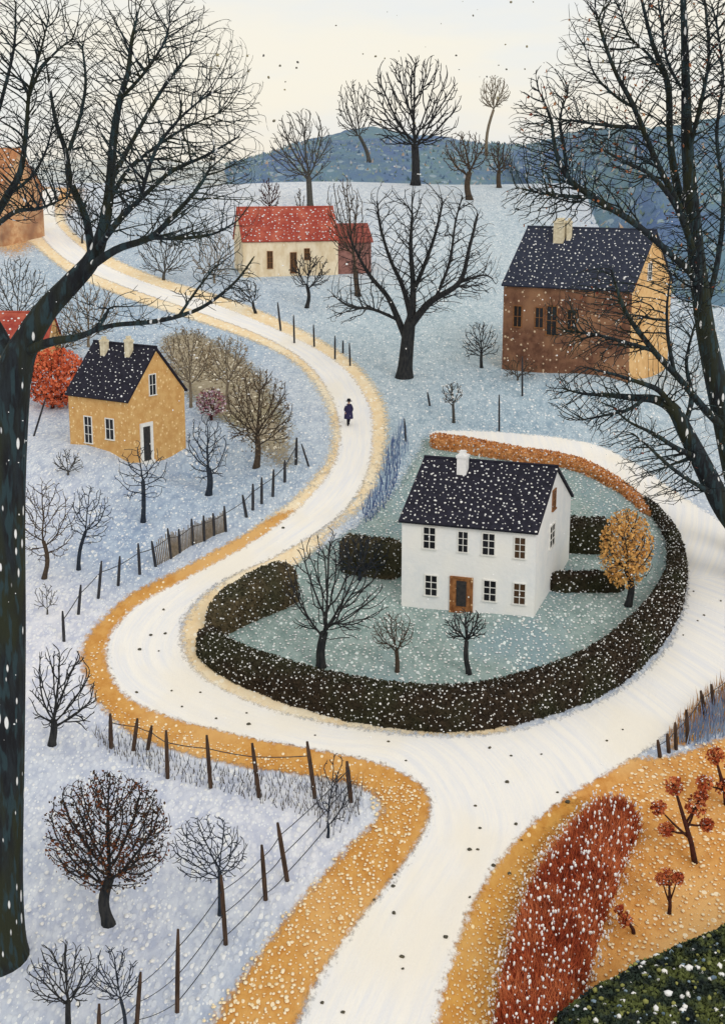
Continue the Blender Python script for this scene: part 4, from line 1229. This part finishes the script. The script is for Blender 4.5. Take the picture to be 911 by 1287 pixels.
def gable_house(name, label, px, yaw, w, d, he, rise, walls, roofm, gable_mat=None, chim=(), over=.25, ns=120, skirt=2.5, snow=(.09, .17), oy=0, rooft=.16):
    """px = front bottom corner pixel nearest the middle of the front wall; front faces -y before turning"""
    B = at(*px)
    root = empty(name, (B.x, B.y, H(B.x, B.y)), yaw, label, 'house')
    x0, x1, y0, y1 = -w / 2, w / 2, 0, d
    V = [(x, y, z) for z in (-skirt, he) for x, y in ((x0, y0), (x1, y0), (x1, y1), (x0, y1))] + [(x0, d / 2, he + rise), (x1, d / 2, he + rise)]
    if gable_mat is None:
        mesh_obj('wall', V, [(0, 1, 5, 4), (1, 2, 6, 9, 5), (2, 3, 7, 6), (3, 0, 4, 8, 7), (3, 2, 1, 0)], walls, root)
    else:
        me = mesh_obj('wall', V, [(0, 1, 5, 4), (1, 2, 6, 9, 5), (2, 3, 7, 6), (3, 0, 4, 8, 7), (3, 2, 1, 0)], [walls, gable_mat], root)
        me.data.polygons[1].material_index = 1; me.data.polygons[3].material_index = 1
    sl = math.hypot(d / 2, rise); ux, uz = (d / 2) / sl, rise / sl
    ext = over * 1.0
    mb = MB()
    for sgn in (-1, 1):
        e = Vector((0, d / 2 + sgn * (d / 2 + ux * ext), he - uz * ext + .02)); r_ = Vector((0, d / 2, he + rise + .02))
        nrm = Vector((0, sgn * uz, ux)) * rooft
        q = [e, r_, r_ + Vector((0, 0, rooft / ux)), e + nrm]
        xa, xb = x0 - over * .6, x1 + over * .6
        vv = [Vector((xa, p.y, p.z)) for p in q] + [Vector((xb, p.y, p.z)) for p in q]
        fs = [(0, 1, 2, 3), (7, 6, 5, 4), (0, 4, 5, 1), (3, 2, 6, 7), (0, 3, 7, 4)]
        mb.add(vv, fs if sgn < 0 else [f[::-1] for f in fs])
    zr = he + rise + .02 + rooft / ux
    mb.tube([Vector((x0 - over * .62, d / 2, zr - .02)), Vector((0, d / 2, zr - .03)), Vector((x1 + over * .62, d / 2, zr - .02))], [.11] * 3, 8)
    rf = mb.build('roof', roofm, root)
    P = []
    st = math.sqrt((w + over) * (sl + ext) / ns)
    n_r, n_c = max(2, round((sl + ext) / st)), max(2, round((w + over) / st))
    for q_ in range(2 * n_r * n_c):
        sgn = -1 if q_ < n_r * n_c else 1
        r_i, c_i = divmod(q_ % (n_r * n_c), n_c)
        t = min(.985, max(.01, (r_i + .5 + random.uniform(-.45, .45)) / n_r)); x = x0 - over * .5 + (w + over) * (c_i + .5 + random.uniform(-.45, .45)) / n_c
        e = Vector((x, d / 2 + sgn * (d / 2 + ux * ext), he - uz * ext)); r_ = Vector((x, d / 2, he + rise))
        P.append(tuple(e.lerp(r_, t) + Vector((0, sgn * uz, ux)) * (rooft + .03)))
    o = blobs('snow_clumps', P, RNG.uniform(*snow, len(P)), M['snow_clump'], rf, (1, 1, .8)); o['kind'] = 'stuff'
    for cx, cw, ch, cm, pos in chim:
        cb = MB(); zc = he + rise * pos; yc = d / 2 * pos
        cb.box(cx - cw / 2, cx + cw / 2, yc - cw / 2, yc + cw / 2, zc - 1.0, he + rise + ch)
        cb.box(cx - cw * .58, cx + cw * .58, yc - cw * .58, yc + cw * .58, he + rise + ch - .22, he + rise + ch - .06)
        cb.box(cx - cw * .3, cx + cw * .3, yc - cw * .3, yc + cw * .3, he + rise + ch, he + rise + ch + .25)
        cb.build('chimney', cm, rf)
    front = Matrix(((1, 0, 0, 0), (0, -1, 0, 0), (0, 0, 1, 0), (0, 0, 0, 1)))           # across, out, up -> house
    right = Matrix(((0, 1, 0, x1), (1, 0, 0, 0), (0, 0, 1, 0), (0, 0, 0, 1)))
    left = Matrix(((0, -1, 0, x0), (-1, 0, 0, d), (0, 0, 1, 0), (0, 0, 0, 1)))
    return root, front, right, left


def door(parent, x, w, h, face, fm, dm, t=.14, handle=True, z0=0.0, panel=None):
    mb = MB()
    mb.box(x - w / 2 - t, x - w / 2, -.02, .10, z0, z0 + h, face); mb.box(x + w / 2, x + w / 2 + t, -.02, .10, z0, z0 + h, face)
    mb.box(x - w / 2 - t, x + w / 2 + t, -.02, .11, z0 + h, z0 + h + t, face)
    mb.box(x - w / 2 - t, x + w / 2 + t, -.02, .25, z0 - .3, z0 + .03, face)
    f = mb.build('door_frame', fm, parent)
    db = MB(); db.box(x - w / 2, x + w / 2, -.02, .04, z0 + .03, z0 + h, face)
    if panel is None:
        for q in (.12, .55): db.box(x - w * .32, x + w * .32, .04, .06, z0 + h * q, z0 + h * (q + .32), face)
    dd = db.build('door', dm, parent)
    if panel is not None:
        pb = MB(); pb.box(x - w * .26, x + w * .26, .0, .07, z0 + h * .18, z0 + h * .93, face); pb.build('pane', panel, dd)
    hb = MB(); hb.box(x + w * .36, x + w * .42, .04, .1, z0 + h * .46, z0 + h * .5, face); hb.build('handle', M['trim_white'], dd)


# white house
rt_, fr, rg, lf = gable_house('white_house', 'white two-storey house with a black snow-dotted roof inside the hedged garden', (586, 770), R(-20), 8.6, 10.0, 5.6, 2.9, M['white_wall'], M['slate'],
                              chim=[(-1.55, .62, .75, M['chimney_white'], .8)], ns=380, snow=(.03, .085))
px2 = .0495
for (x, y, w, h, br) in [(538, 682, 15, 27, 0), (582, 683, 12, 26, 0), (615, 683, 15, 27, 0), (655, 684, 13, 26, 1), (541, 742, 15, 26, 0), (618, 741, 15, 26, 0), (656, 741, 14, 26, 1)]:
    window(rt_, M['trim_white'], M['glass_brown' if br else 'glass'], (x - 588) * px2, (772 - y) * px2 * 1.04, w * px2, h * px2, fr, 2, 3)
door(rt_, -.35, 1.25, 2.2, fr, M['door_brown'], M['door_brown'], t=.12, panel=M['door_dark'])
window(rt_, M['trim_white'], M['glass'], 4.4, 4.3, 1.35, 1.4, rg, 2, 3, .09)
window(rt_, M['trim_brown'], M['glass_brown'], 4.6, 6.6, .8, 1.2, rg, 2, 2, .09)

# ochre cottage
rt_, fr, rg, lf = gable_house('ochre_cottage', 'small ochre cottage with a black roof and two chimneys on the left slope', (126, 564), R(-34), 6.5, 6.6, 4.1, 3.6, M['ochre_wall'], M['slate'],
                              chim=[(-1.6, .5, .55, M['chimney_cream'], .8), (1.0, .5, .75, M['chimney_cream'], .82)], ns=150, snow=(.028, .075))
window(rt_, M['trim_white'], M['glass'], -1.15, 1.35, .75, 2.1, fr, 2, 3)
window(rt_, M['trim_white'], M['glass'], 1.2, 1.65, .8, 1.6, fr, 2, 2)
window(rt_, M['trim_white'], M['glass'], 2.8, 5.0, .7, 1.6, rg, 2, 2)
door(rt_, 1.9, .85, 2.8, rg, M['trim_white'], M['door_dark'], t=.3, z0=-1.0)

# brick house
rt_, fr, rg, lf = gable_house('brick_house', 'large brown brick house with a tan gable and navy roof behind the bare branches', (708, 469), R(-30), 12.6, 11.0, 7.9, 4.9, M['brick_wall'], M['slate_blue'],
                              gable_mat=M['tan_wall'], chim=[(-2.6, 1.0, .9, M['chimney_cream'], .8), (-1.7, .4, .9, M['chimney_cream'], .8)], ns=380, snow=(.04, .105))
for x, z, w, h in [(-4.8, 5.0, .75, 1.9), (-2.6, 5.0, .75, 1.8), (-1.35, 4.8, .95, 2.6), (.6, 5.0, .75, 1.8)]:
    window(rt_, M['trim_brown'], M['glass'], x, z, w, h, fr, 2, 2)
window(rt_, M['trim_white'], M['glass'], 4.4, 9.3, .95, 1.4, rg, 2, 2)

# red-roofed house
rt_, fr, rg, lf = gable_house('red_roofed_house', 'cream cottage with a snow-dotted red roof and pink end on the far meadow', (366, 347), R(15), 11.8, 6.0, 4.3, 3.6, M['cream_wall'], M['red_tile'], ns=200, snow=(.055, .13))
for x, z, w, h in [(-2.6, 2.0, .6, 2.0), (.3, 1.6, .7, 2.4), (2.0, 2.6, .6, 1.3)]:
    window(rt_, M['trim_brown'], M['glass_brown'], x, z, w, h, fr, 2, 3)
mb = MB()
xa, xb = 5.82, 10.2
mb.add([(xa, .3, -2), (xb, .3, -2), (xb, 5.2, -2), (xa, 5.2, -2), (xa, .3, 4.0), (xb, .3, 4.0), (xb, 5.2, 4.0), (xa, 5.2, 4.0), (xa, 2.75, 5.9), (xb, 2.75, 5.9)],
       [(0, 1, 5, 4), (1, 2, 6, 9, 5), (2, 3, 7, 6), (3, 0, 4, 8, 7)])
wing = mb.build('wing', M['pink_wall'], rt_); wing['label'] = 'lower pinkish-brown wing'
mb = MB()
for sgn in (-1, 1):
    yy = 2.75 + sgn * 2.7
    q = [(yy, 3.86), (2.75, 5.94), (2.75, 6.12), (yy, 4.05)]
    vv = [(xa - .02, a, b_) for a, b_ in q] + [(xb + .2, a, b_) for a, b_ in q]
    mb.add(vv, [(0, 1, 2, 3), (7, 6, 5, 4), (0, 4, 5, 1), (3, 2, 6, 7), (0, 3, 7, 4), (1, 5, 6, 2)])
mb.build('wing_roof', M['pink_tile'], wing)

# far orange house at the left edge
rt_, fr, rg, lf = gable_house('orange_house', 'far orange-brown house half hidden at the left edge beside the road top', (-34, 306), R(-30), 11, 8.0, 7.0, 5.0, M['orange_wall'], M['rust_tile'], ns=60, snow=(.10, .2))
# red-roofed house behind the trunk
rt_, fr, rg, lf = gable_house('red_cottage', 'low cottage with a bright red roof behind the giant tree trunk', (6, 462), R(-4), 8.6, 5.0, 2.3, 2.6, M['tan_wall'], M['red_tile'], ns=60, snow=(.08, .15))
window(rt_, M['trim_white'], M['glass'], -1.5, 1.3, .8, 1.1, fr)
window(rt_, M['trim_white'], M['glass'], 1.6, 1.3, .8, 1.1, fr)

# ------------------------------------------------------------------ fences and stakes
def post_mesh(mb, base, top, w):
    a, b2 = Vector(base), Vector(top)
    d = b2 - a
    a = a - d.normalized() * .25
    mb.tube([a, a.lerp(b2, .4), a.lerp(b2, .8), b2], [w * 1.0, w * 1.05, w * .92, w * .55], 6)


def fence(label, posts, mat, wires=None, widths=3.4, infill=None, wm='wire', sag=.12):
    b0 = at(*posts[0][2:]); b0.z = H(b0.x, b0.y)
    root = empty('fence', b0, 0, label, 'fence')
    tops, bases = [], []
    for (tx, ty, bx, by) in posts:
        b_ = at(bx, by); b_.z = H(b_.x, b_.y)
        t_p = at_y(tx, ty, b_.y)
        mb = MB(); post_mesh(mb, b_ - b0, t_p - b0, widths * .5 * mpp(b_)); mb.build('post', mat, root, False)
        tops.append(t_p - b0); bases.append(b_ - b0)
    if wires:
        for f_ in wires:
            mb = MB()
            for i in range(len(posts) - 1):
                a, c = bases[i].lerp(tops[i], f_), bases[i + 1].lerp(tops[i + 1], f_)
                pts = []
                for k in range(7):
                    t = k / 6; p = a.lerp(c, t); p.z -= sag * 4 * t * (1 - t); pts.append(p)
                mb.tube(pts, [.5 * (1.25 if wires[0] > 0 else 1) * mpp(b0 + a)] * 7, 4, False)
            mb.build('wire', M[wm], root)
    if infill:
        i0, i1 = infill
        mb = MB()
        for i in range(i0, i1):
            for k in range(9):
                t = (k + .5) / 9
                a = bases[i].lerp(bases[i + 1], t); c = tops[i].lerp(tops[i + 1], t); c = a.lerp(c, random.uniform(.7, .9))
                a.z -= .1
                mb.tube([a, c], [.045, .03], 4)
        mb.build('wattle_panel', M['bark_pale'], root)
    return root


fence('sagging wire fence on brown posts across the lower left snow', [(436, 957, 441, 1008), (349, 1034, 361, 1107), (329, 1062, 334, 1131), (278, 1100, 284, 1187), (224, 1168, 223, 1272), (177, 1222, 172, 1290), (125, 1262, 124, 1330)],
      M['wood_post'], wires=[.78, .45, .12], widths=6.2)
fence('row of dark stakes with a tan wattle panel along the outer left road bend', [(79, 768, 81, 806), (102, 735, 99, 772), (128, 705, 124, 752), (151, 699, 149, 736), (174, 683, 176, 722), (191, 680, 196, 712), (211, 664, 215, 702), (225, 665, 226, 695), (241, 652, 242, 685), (256, 648, 257, 680), (268, 645, 269, 673),
      (282, 636, 284, 668), (305, 622, 310, 650), (318, 608, 318, 641), (329, 600, 329, 633), (344, 590, 343, 624), (358, 578, 358, 606), (373, 550, 372, 584)], M['wood_dark'], wires=[.7], widths=4.0, infill=(5, 11), sag=.03)
fence('row of brown posts in tufted grass along the orange verge', [(139, 897, 140, 940), (173, 903, 168, 943), (191, 912, 186, 942), (209, 918, 211, 978), (260, 924, 265, 990), (317, 934, 326, 1002), (386, 932, 396, 1003)], M['wood_post'], wires=[.75], widths=5.6, sag=.05)
fence('short row of pointed brown posts at the right edge by the ring road', [(826, 930, 829, 952), (838, 922, 840, 946), (848, 908, 849, 942), (862, 892, 864, 934), (880, 868, 886, 900), (893, 860, 897, 890), (918, 838, 921, 880)], M['wood_post'], wires=[.7], widths=5.0, sag=.04)


def stake(label, q, w=2.6, mat='wood_dark', group=None):
    tx, ty, bx, by = q
    b_ = at(bx, by); b_.z = H(b_.x, b_.y)
    mb = MB(); post_mesh(mb, Vector((0, 0, 0)), at_y(tx, ty, b_.y) - b_, w * .5 * mpp(b_))
    o = mb.build('stake', M[mat], None); o.location = b_
    tag(o, label, 'stake', group)


G = 'stakes standing singly in the snow'
for lab, q in [('thin stake nearest the red-roofed house on the upper road verge', (349, 380, 353, 416)), ('pair of leaning thin stakes beside the upper road, taller one', (369, 396, 370, 432)),
               ('faint stake beside the upper road, shortest of the three there', (394, 408, 395, 436)), ('dark stake left of the meadow tree near the road', (421, 422, 421, 452)),
               ('short thin stake between two taller stakes left of the meadow tree', (431, 428, 431, 444)), ('dark stake nearest the trunk of the meadow tree', (439, 431, 440, 460)),
               ('short leaning stake right of the road in the blue snow', (537, 493, 540, 510)), ('stake in the blue snow just behind the rust-orange hedge', (627, 496, 627, 542)),
               ('tall thin stake against the left part of the brick wall', (663, 430, 663, 456)), ('thin stake at the foot of the brick wall', (656, 448, 656, 498)),
               ('thin stake among reeds right of the winding road', (508, 526, 510, 555)), ('leaning stake in the snow on the left outside of the upper bend', (379, 558, 388, 586)),
               ('bent dark stake in the snow beside the giant trunk left of the ochre cottage', (58, 500, 43, 548))]:
    stake(lab, q, group=G)

# ------------------------------------------------------------------ grasses
def grass(name, poly, n, h, w, mat, lean=.25):
    o = blades(name, scatter(poly, n, -.03), h, w, M[mat], None, lean)
    tag(o, kind='stuff', label=None)
    return o


grass('grass_tufts', [(130, 915), (200, 945), (300, 970), (440, 985), (450, 1020), (400, 1030), (300, 1002), (200, 975), (125, 940)], 520, .55, .03, 'grass_dark')
grass('grass_tufts', [(400, 985), (450, 985), (455, 1020), (425, 1050), (395, 1035)], 60, 1.0, .03, 'grass_dark')
grass('blue_reeds', [(488, 560), (502, 556), (500, 600), (484, 640), (462, 658), (456, 640), (478, 605)], 170, 1.0, .05, 'reed_blue', .15)
grass('blue_reeds', [(497, 540), (512, 540), (512, 570), (500, 590)], 50, 1.2, .04, 'grass_blue', .12)
grass('blue_reeds', [(852, 930), (880, 905), (930, 870), (960, 890), (920, 922), (870, 938)], 420, 1.1, .04, 'grass_blue', .15)
grass('golden_grass', [(838, 925), (880, 880), (930, 845), (935, 865), (890, 900), (850, 930)], 260, .8, .035, 'grass_gold', .15)
grass('dry_grass', [(120, 1000), (210, 1010), (200, 1090), (110, 1080)], 30, .3, .03, 'grass_dark')

# snow lying in clumps on grass
M['cream_clump'] = make_mat('cream_clump', srgb(248, 234, 204), srgb(238, 214, 168), 2.0, bump=0)


def ground_snow(poly, n, r0, r1, name='snow_patches', sq=(1, 1.5, .35), mat='snow_clump'):
    P = scatter(poly, n, .09)
    o = blobs(name, P, RNG.uniform(r0, r1, len(P)), M[mat], None, sq)
    tag(o, kind='stuff')


ground_snow([(250, 1300), (330, 1185), (425, 1072), (470, 1030), (466, 1003), (520, 985), (530, 1010), (520, 1045), (440, 1165), (385, 1240), (340, 1310)], 620, .03, .10, mat='cream_clump')
ground_snow([(400, 962), (500, 980), (520, 1010), (470, 1005), (430, 985), (190, 935), (130, 895), (110, 840), (130, 800), (120, 850), (150, 890), (210, 915), (320, 945)], 330, .03, .08, mat='cream_clump')
ground_snow(YARD, 6500, .035, .095)
ground_snow([(575, 1320), (600, 1190), (660, 1085), (740, 1010), (830, 955), (911, 935), (960, 1000), (940, 1200), (800, 1290), (720, 1330)], 2000, .025, .09, mat='cream_clump')
ground_snow([(545, 1320), (560, 1230), (600, 1140), (670, 1060), (740, 1005), (700, 1060), (660, 1160), (640, 1300)], 420, .025, .07, mat='cream_clump', sq=(.8, 1.8, .35))
ground_snow([(60, 1050), (200, 1130), (260, 1250), (120, 1287), (40, 1180)], 110, .05, .14)

# ------------------------------------------------------------------ stones on the road
STN = [(620, 1090), (597, 1015), (603, 1043), (648, 1038), (700, 998), (713, 1010), (655, 1058), (637, 985), (615, 942), (642, 952), (680, 950), (762, 933), (782, 919), (830, 805), (858, 800),
       (876, 782), (905, 757), (912, 790), (884, 775), (871, 745), (206, 768), (200, 820), (176, 818), (208, 798), (190, 800), (229, 890), (252, 872), (172, 872), (272, 905), (310, 898), (313, 912), (396, 926), (488, 934), (510, 958),
       (496, 1102), (494, 1116), (470, 1133), (495, 1150), (505, 1205), (506, 1220), (405, 1263), (431, 1275), (600, 1070), (590, 1070), (640, 1100), (560, 1180), (590, 1130), (216, 870), (330, 655), (356, 665), (310, 722)]
proto = None
for q in STN:
    p = at(*q); p.z = H(p.x, p.y) + .10
    if proto is None:
        bm = bmesh.new(); bmesh.ops.create_icosphere(bm, subdivisions=2, radius=.085)
        for v in bm.verts: v.co *= 1 + random.uniform(-.2, .2); v.co.z *= .7
        me = bpy.data.meshes.new('stone'); bm.to_mesh(me); bm.free(); me.materials.append(M['stone'])
        proto = bpy.data.objects.new('stone', me); o = proto
    else: o = proto.copy()
    COL.objects.link(o)
    o.location = p; k = random.uniform(.6, 1.35); o.scale = (k, k * random.uniform(.7, 1.3), k); o.rotation_euler.z = random.uniform(0, 6)
    tag(o, 'small dark stone lying loose on the white snowy road', 'stone', 'stones scattered on the road')

# flakes drifting in the air
P = []
for _ in range(70):
    P.append(at_y(random.uniform(250, 800), random.uniform(-20, 175) * random.uniform(.4, 1), random.uniform(28, 55)))
o = blobs('drifting_flakes', P, [random.uniform(.5, 1.9) * mpp(p) for p in P], M['flake_dark'], None, (1, 1, 1))
tag(o, kind='stuff')
P = [at_y(random.uniform(-30, 940), random.uniform(200, 1000), random.uniform(30, 48)) for _ in range(420)]
o = blobs('falling_snow', P, [random.uniform(.4, 1.15) * mpp(p) for p in P], M['snow_clump'], None, (1, 1, 1))
tag(o, kind='stuff')

# ------------------------------------------------------------------ the walker
def walker():
    B = at(438, 536); B.z = H(B.x, B.y) + .08
    root = empty('person', B, R(200), 'person in a long navy coat and dark hat walking on the snowy road', 'person')
    J = [(0, 0, .95, .15), (0, .02, 1.15, .14), (0, .05, 1.38, .16), (0, .06, 1.50, .07), (0, .08, 1.58, .065), (0, .09, 1.68, .10), (0, .09, 1.78, .085),
         (.18, .05, 1.42, .065), (.27, -.02, 1.16, .05), (.26, .10, .93, .04), (.26, .13, .84, .035),
         (-.18, .05, 1.42, .065), (-.27, .08, 1.16, .05), (-.26, -.06, .95, .04), (-.26, -.08, .86, .035),
         (.09, .0, .88, .10), (.10, .14, .50, .07), (.10, .10, .09, .05), (.10, .24, .04, .045),
         (-.09, .0, .88, .10), (-.10, -.06, .49, .07), (-.10, -.26, .13, .05), (-.10, -.16, .04, .045)]
    E = [(0, 1), (1, 2), (2, 3), (3, 4), (4, 5), (5, 6), (2, 7), (7, 8), (8, 9), (9, 10), (2, 11), (11, 12), (12, 13), (13, 14), (0, 15), (15, 16), (16, 17), (17, 18), (0, 19), (19, 20), (20, 21), (21, 22)]
    def skin(name, J, E, mat):
        bm = bmesh.new(); sk = bm.verts.layers.skin.verify()
        vs = []
        for i, (x, y, z, r_) in enumerate(J):
            v = bm.verts.new((x, y, z)); v[sk].radius = (r_, r_); v[sk].use_root = (i == 0); vs.append(v)
        for a, c in E: bm.edges.new((vs[a], vs[c]))
        me = bpy.data.meshes.new(name); bm.to_mesh(me); bm.free(); me.materials.append(mat)
        o = bpy.data.objects.new(name, me); COL.objects.link(o); o.parent = root
        o.modifiers.new('Skin', 'SKIN'); s_ = o.modifiers.new('Subsurf', 'SUBSURF'); s_.levels = s_.render_levels = 2
        return o
    skin('body', J, E, M['skin'])
    skin('trousers', [(0, 0, .97, .15)] + [(x, y, z, r_ * 1.25) for (x, y, z, r_) in (J[15], J[16], J[17], J[18], J[19], J[20], J[21], J[22])],
         [(0, 1), (1, 2), (2, 3), (3, 4), (0, 5), (5, 6), (6, 7), (7, 8)], M['dark_cloth'])
    skin('sleeves', [(0, .05, 1.42, .15), (.19, .05, 1.43, .085), (.28, -.02, 1.16, .07), (.26, .10, .93, .06), (-.19, .05, 1.43, .085), (-.28, .08, 1.16, .07), (-.26, -.06, .95, .06)],
         [(0, 1), (1, 2), (2, 3), (0, 4), (4, 5), (5, 6)], M['coat'])
    def lathe(name, prof, mat, off, sy=1.0):
        V, Fc = [], []
        k = 18
        for r_, z in prof:
            for j in range(k):
                a = 2 * math.pi * j / k
                V.append((r_ * math.cos(a) + off[0], r_ * sy * math.sin(a) + off[1], z))
        for i in range(len(prof) - 1):
            for j in range(k): Fc.append((i * k + j, i * k + (j + 1) % k, (i + 1) * k + (j + 1) % k, (i + 1) * k + j))
        Fc.append(tuple(range((len(prof) - 1) * k, len(prof) * k)))
        return mesh_obj(name, V, Fc, mat, root, True)
    lathe('coat', [(.33, .50), (.31, .75), (.27, 1.0), (.24, 1.25), (.25, 1.40), (.17, 1.50), (.10, 1.55)], M['coat'], (0, .02), .8)
    lathe('hat', [(.22, 1.74), (.22, 1.76), (.13, 1.77), (.125, 1.90), (.06, 1.93)], M['dark_cloth'], (0, .09), 1.0)
    # face
    for sx in (-.04, .04):
        o = blobs('eye', [(sx, .185, 1.70)], [.016], M['dark_cloth'], root, (1, 1, 1))
    o = blobs('nose', [(0, .20, 1.675)], [.022], M['skin'], root, (1, 1.3, 1.2))
    root.scale = (1.2,) * 3
walker()

# ------------------------------------------------------------------ sky and light
w = bpy.data.worlds.new('World'); SC.world = w
w.use_nodes = True
nt = NT(w); nt.n.clear()
SUN_EL, SUN_AZ = R(33), R(28)   # azimuth to the right of the camera's back
sky = nt.new('ShaderNodeTexSky', sky_type='NISHITA', sun_disc=False, sun_elevation=SUN_EL, sun_rotation=math.pi - SUN_AZ)
bg1 = nt.new('ShaderNodeBackground', {'Color': sky.outputs[0], 'Strength': .10})
tc = nt.new('ShaderNodeTexCoord').outputs['Generated']
mp = nt.new('ShaderNodeMapping', {'Vector': tc, 'Scale': (1, 1, 4)}).outputs[0]
cl = nt.mix(nt.ramp(nt.noise(mp, 3.0, 5, .6), .40, .64), srgb(246, 239, 224), srgb(234, 235, 234))
bg2 = nt.new('ShaderNodeBackground', {'Color': cl, 'Strength': 1.08})
mx = nt.new('ShaderNodeMixShader', {0: .88, 1: bg1.outputs[0], 2: bg2.outputs[0]})
out = nt.new('ShaderNodeOutputWorld', {0: mx.outputs[0]})
sl = bpy.data.lights.new('sun', 'SUN'); sl.energy = .95; sl.angle = R(25); sl.color = (1, .97, .92)
so = bpy.data.objects.new('sun', sl); COL.objects.link(so)
dirv = Vector((math.sin(SUN_AZ) * math.cos(SUN_EL), -math.cos(SUN_AZ) * math.cos(SUN_EL), math.sin(SUN_EL)))
so.rotation_euler = dirv.to_track_quat('Z', 'Y').to_euler()
so.location = (40, -20, 120)

SC.view_settings.view_transform = 'Standard'
SC.view_settings.look = 'None'
SC.view_settings.exposure = 0
SC.view_settings.gamma = 1
SC.cycles.max_bounces = 6
SC.cycles.transparent_max_bounces = 16
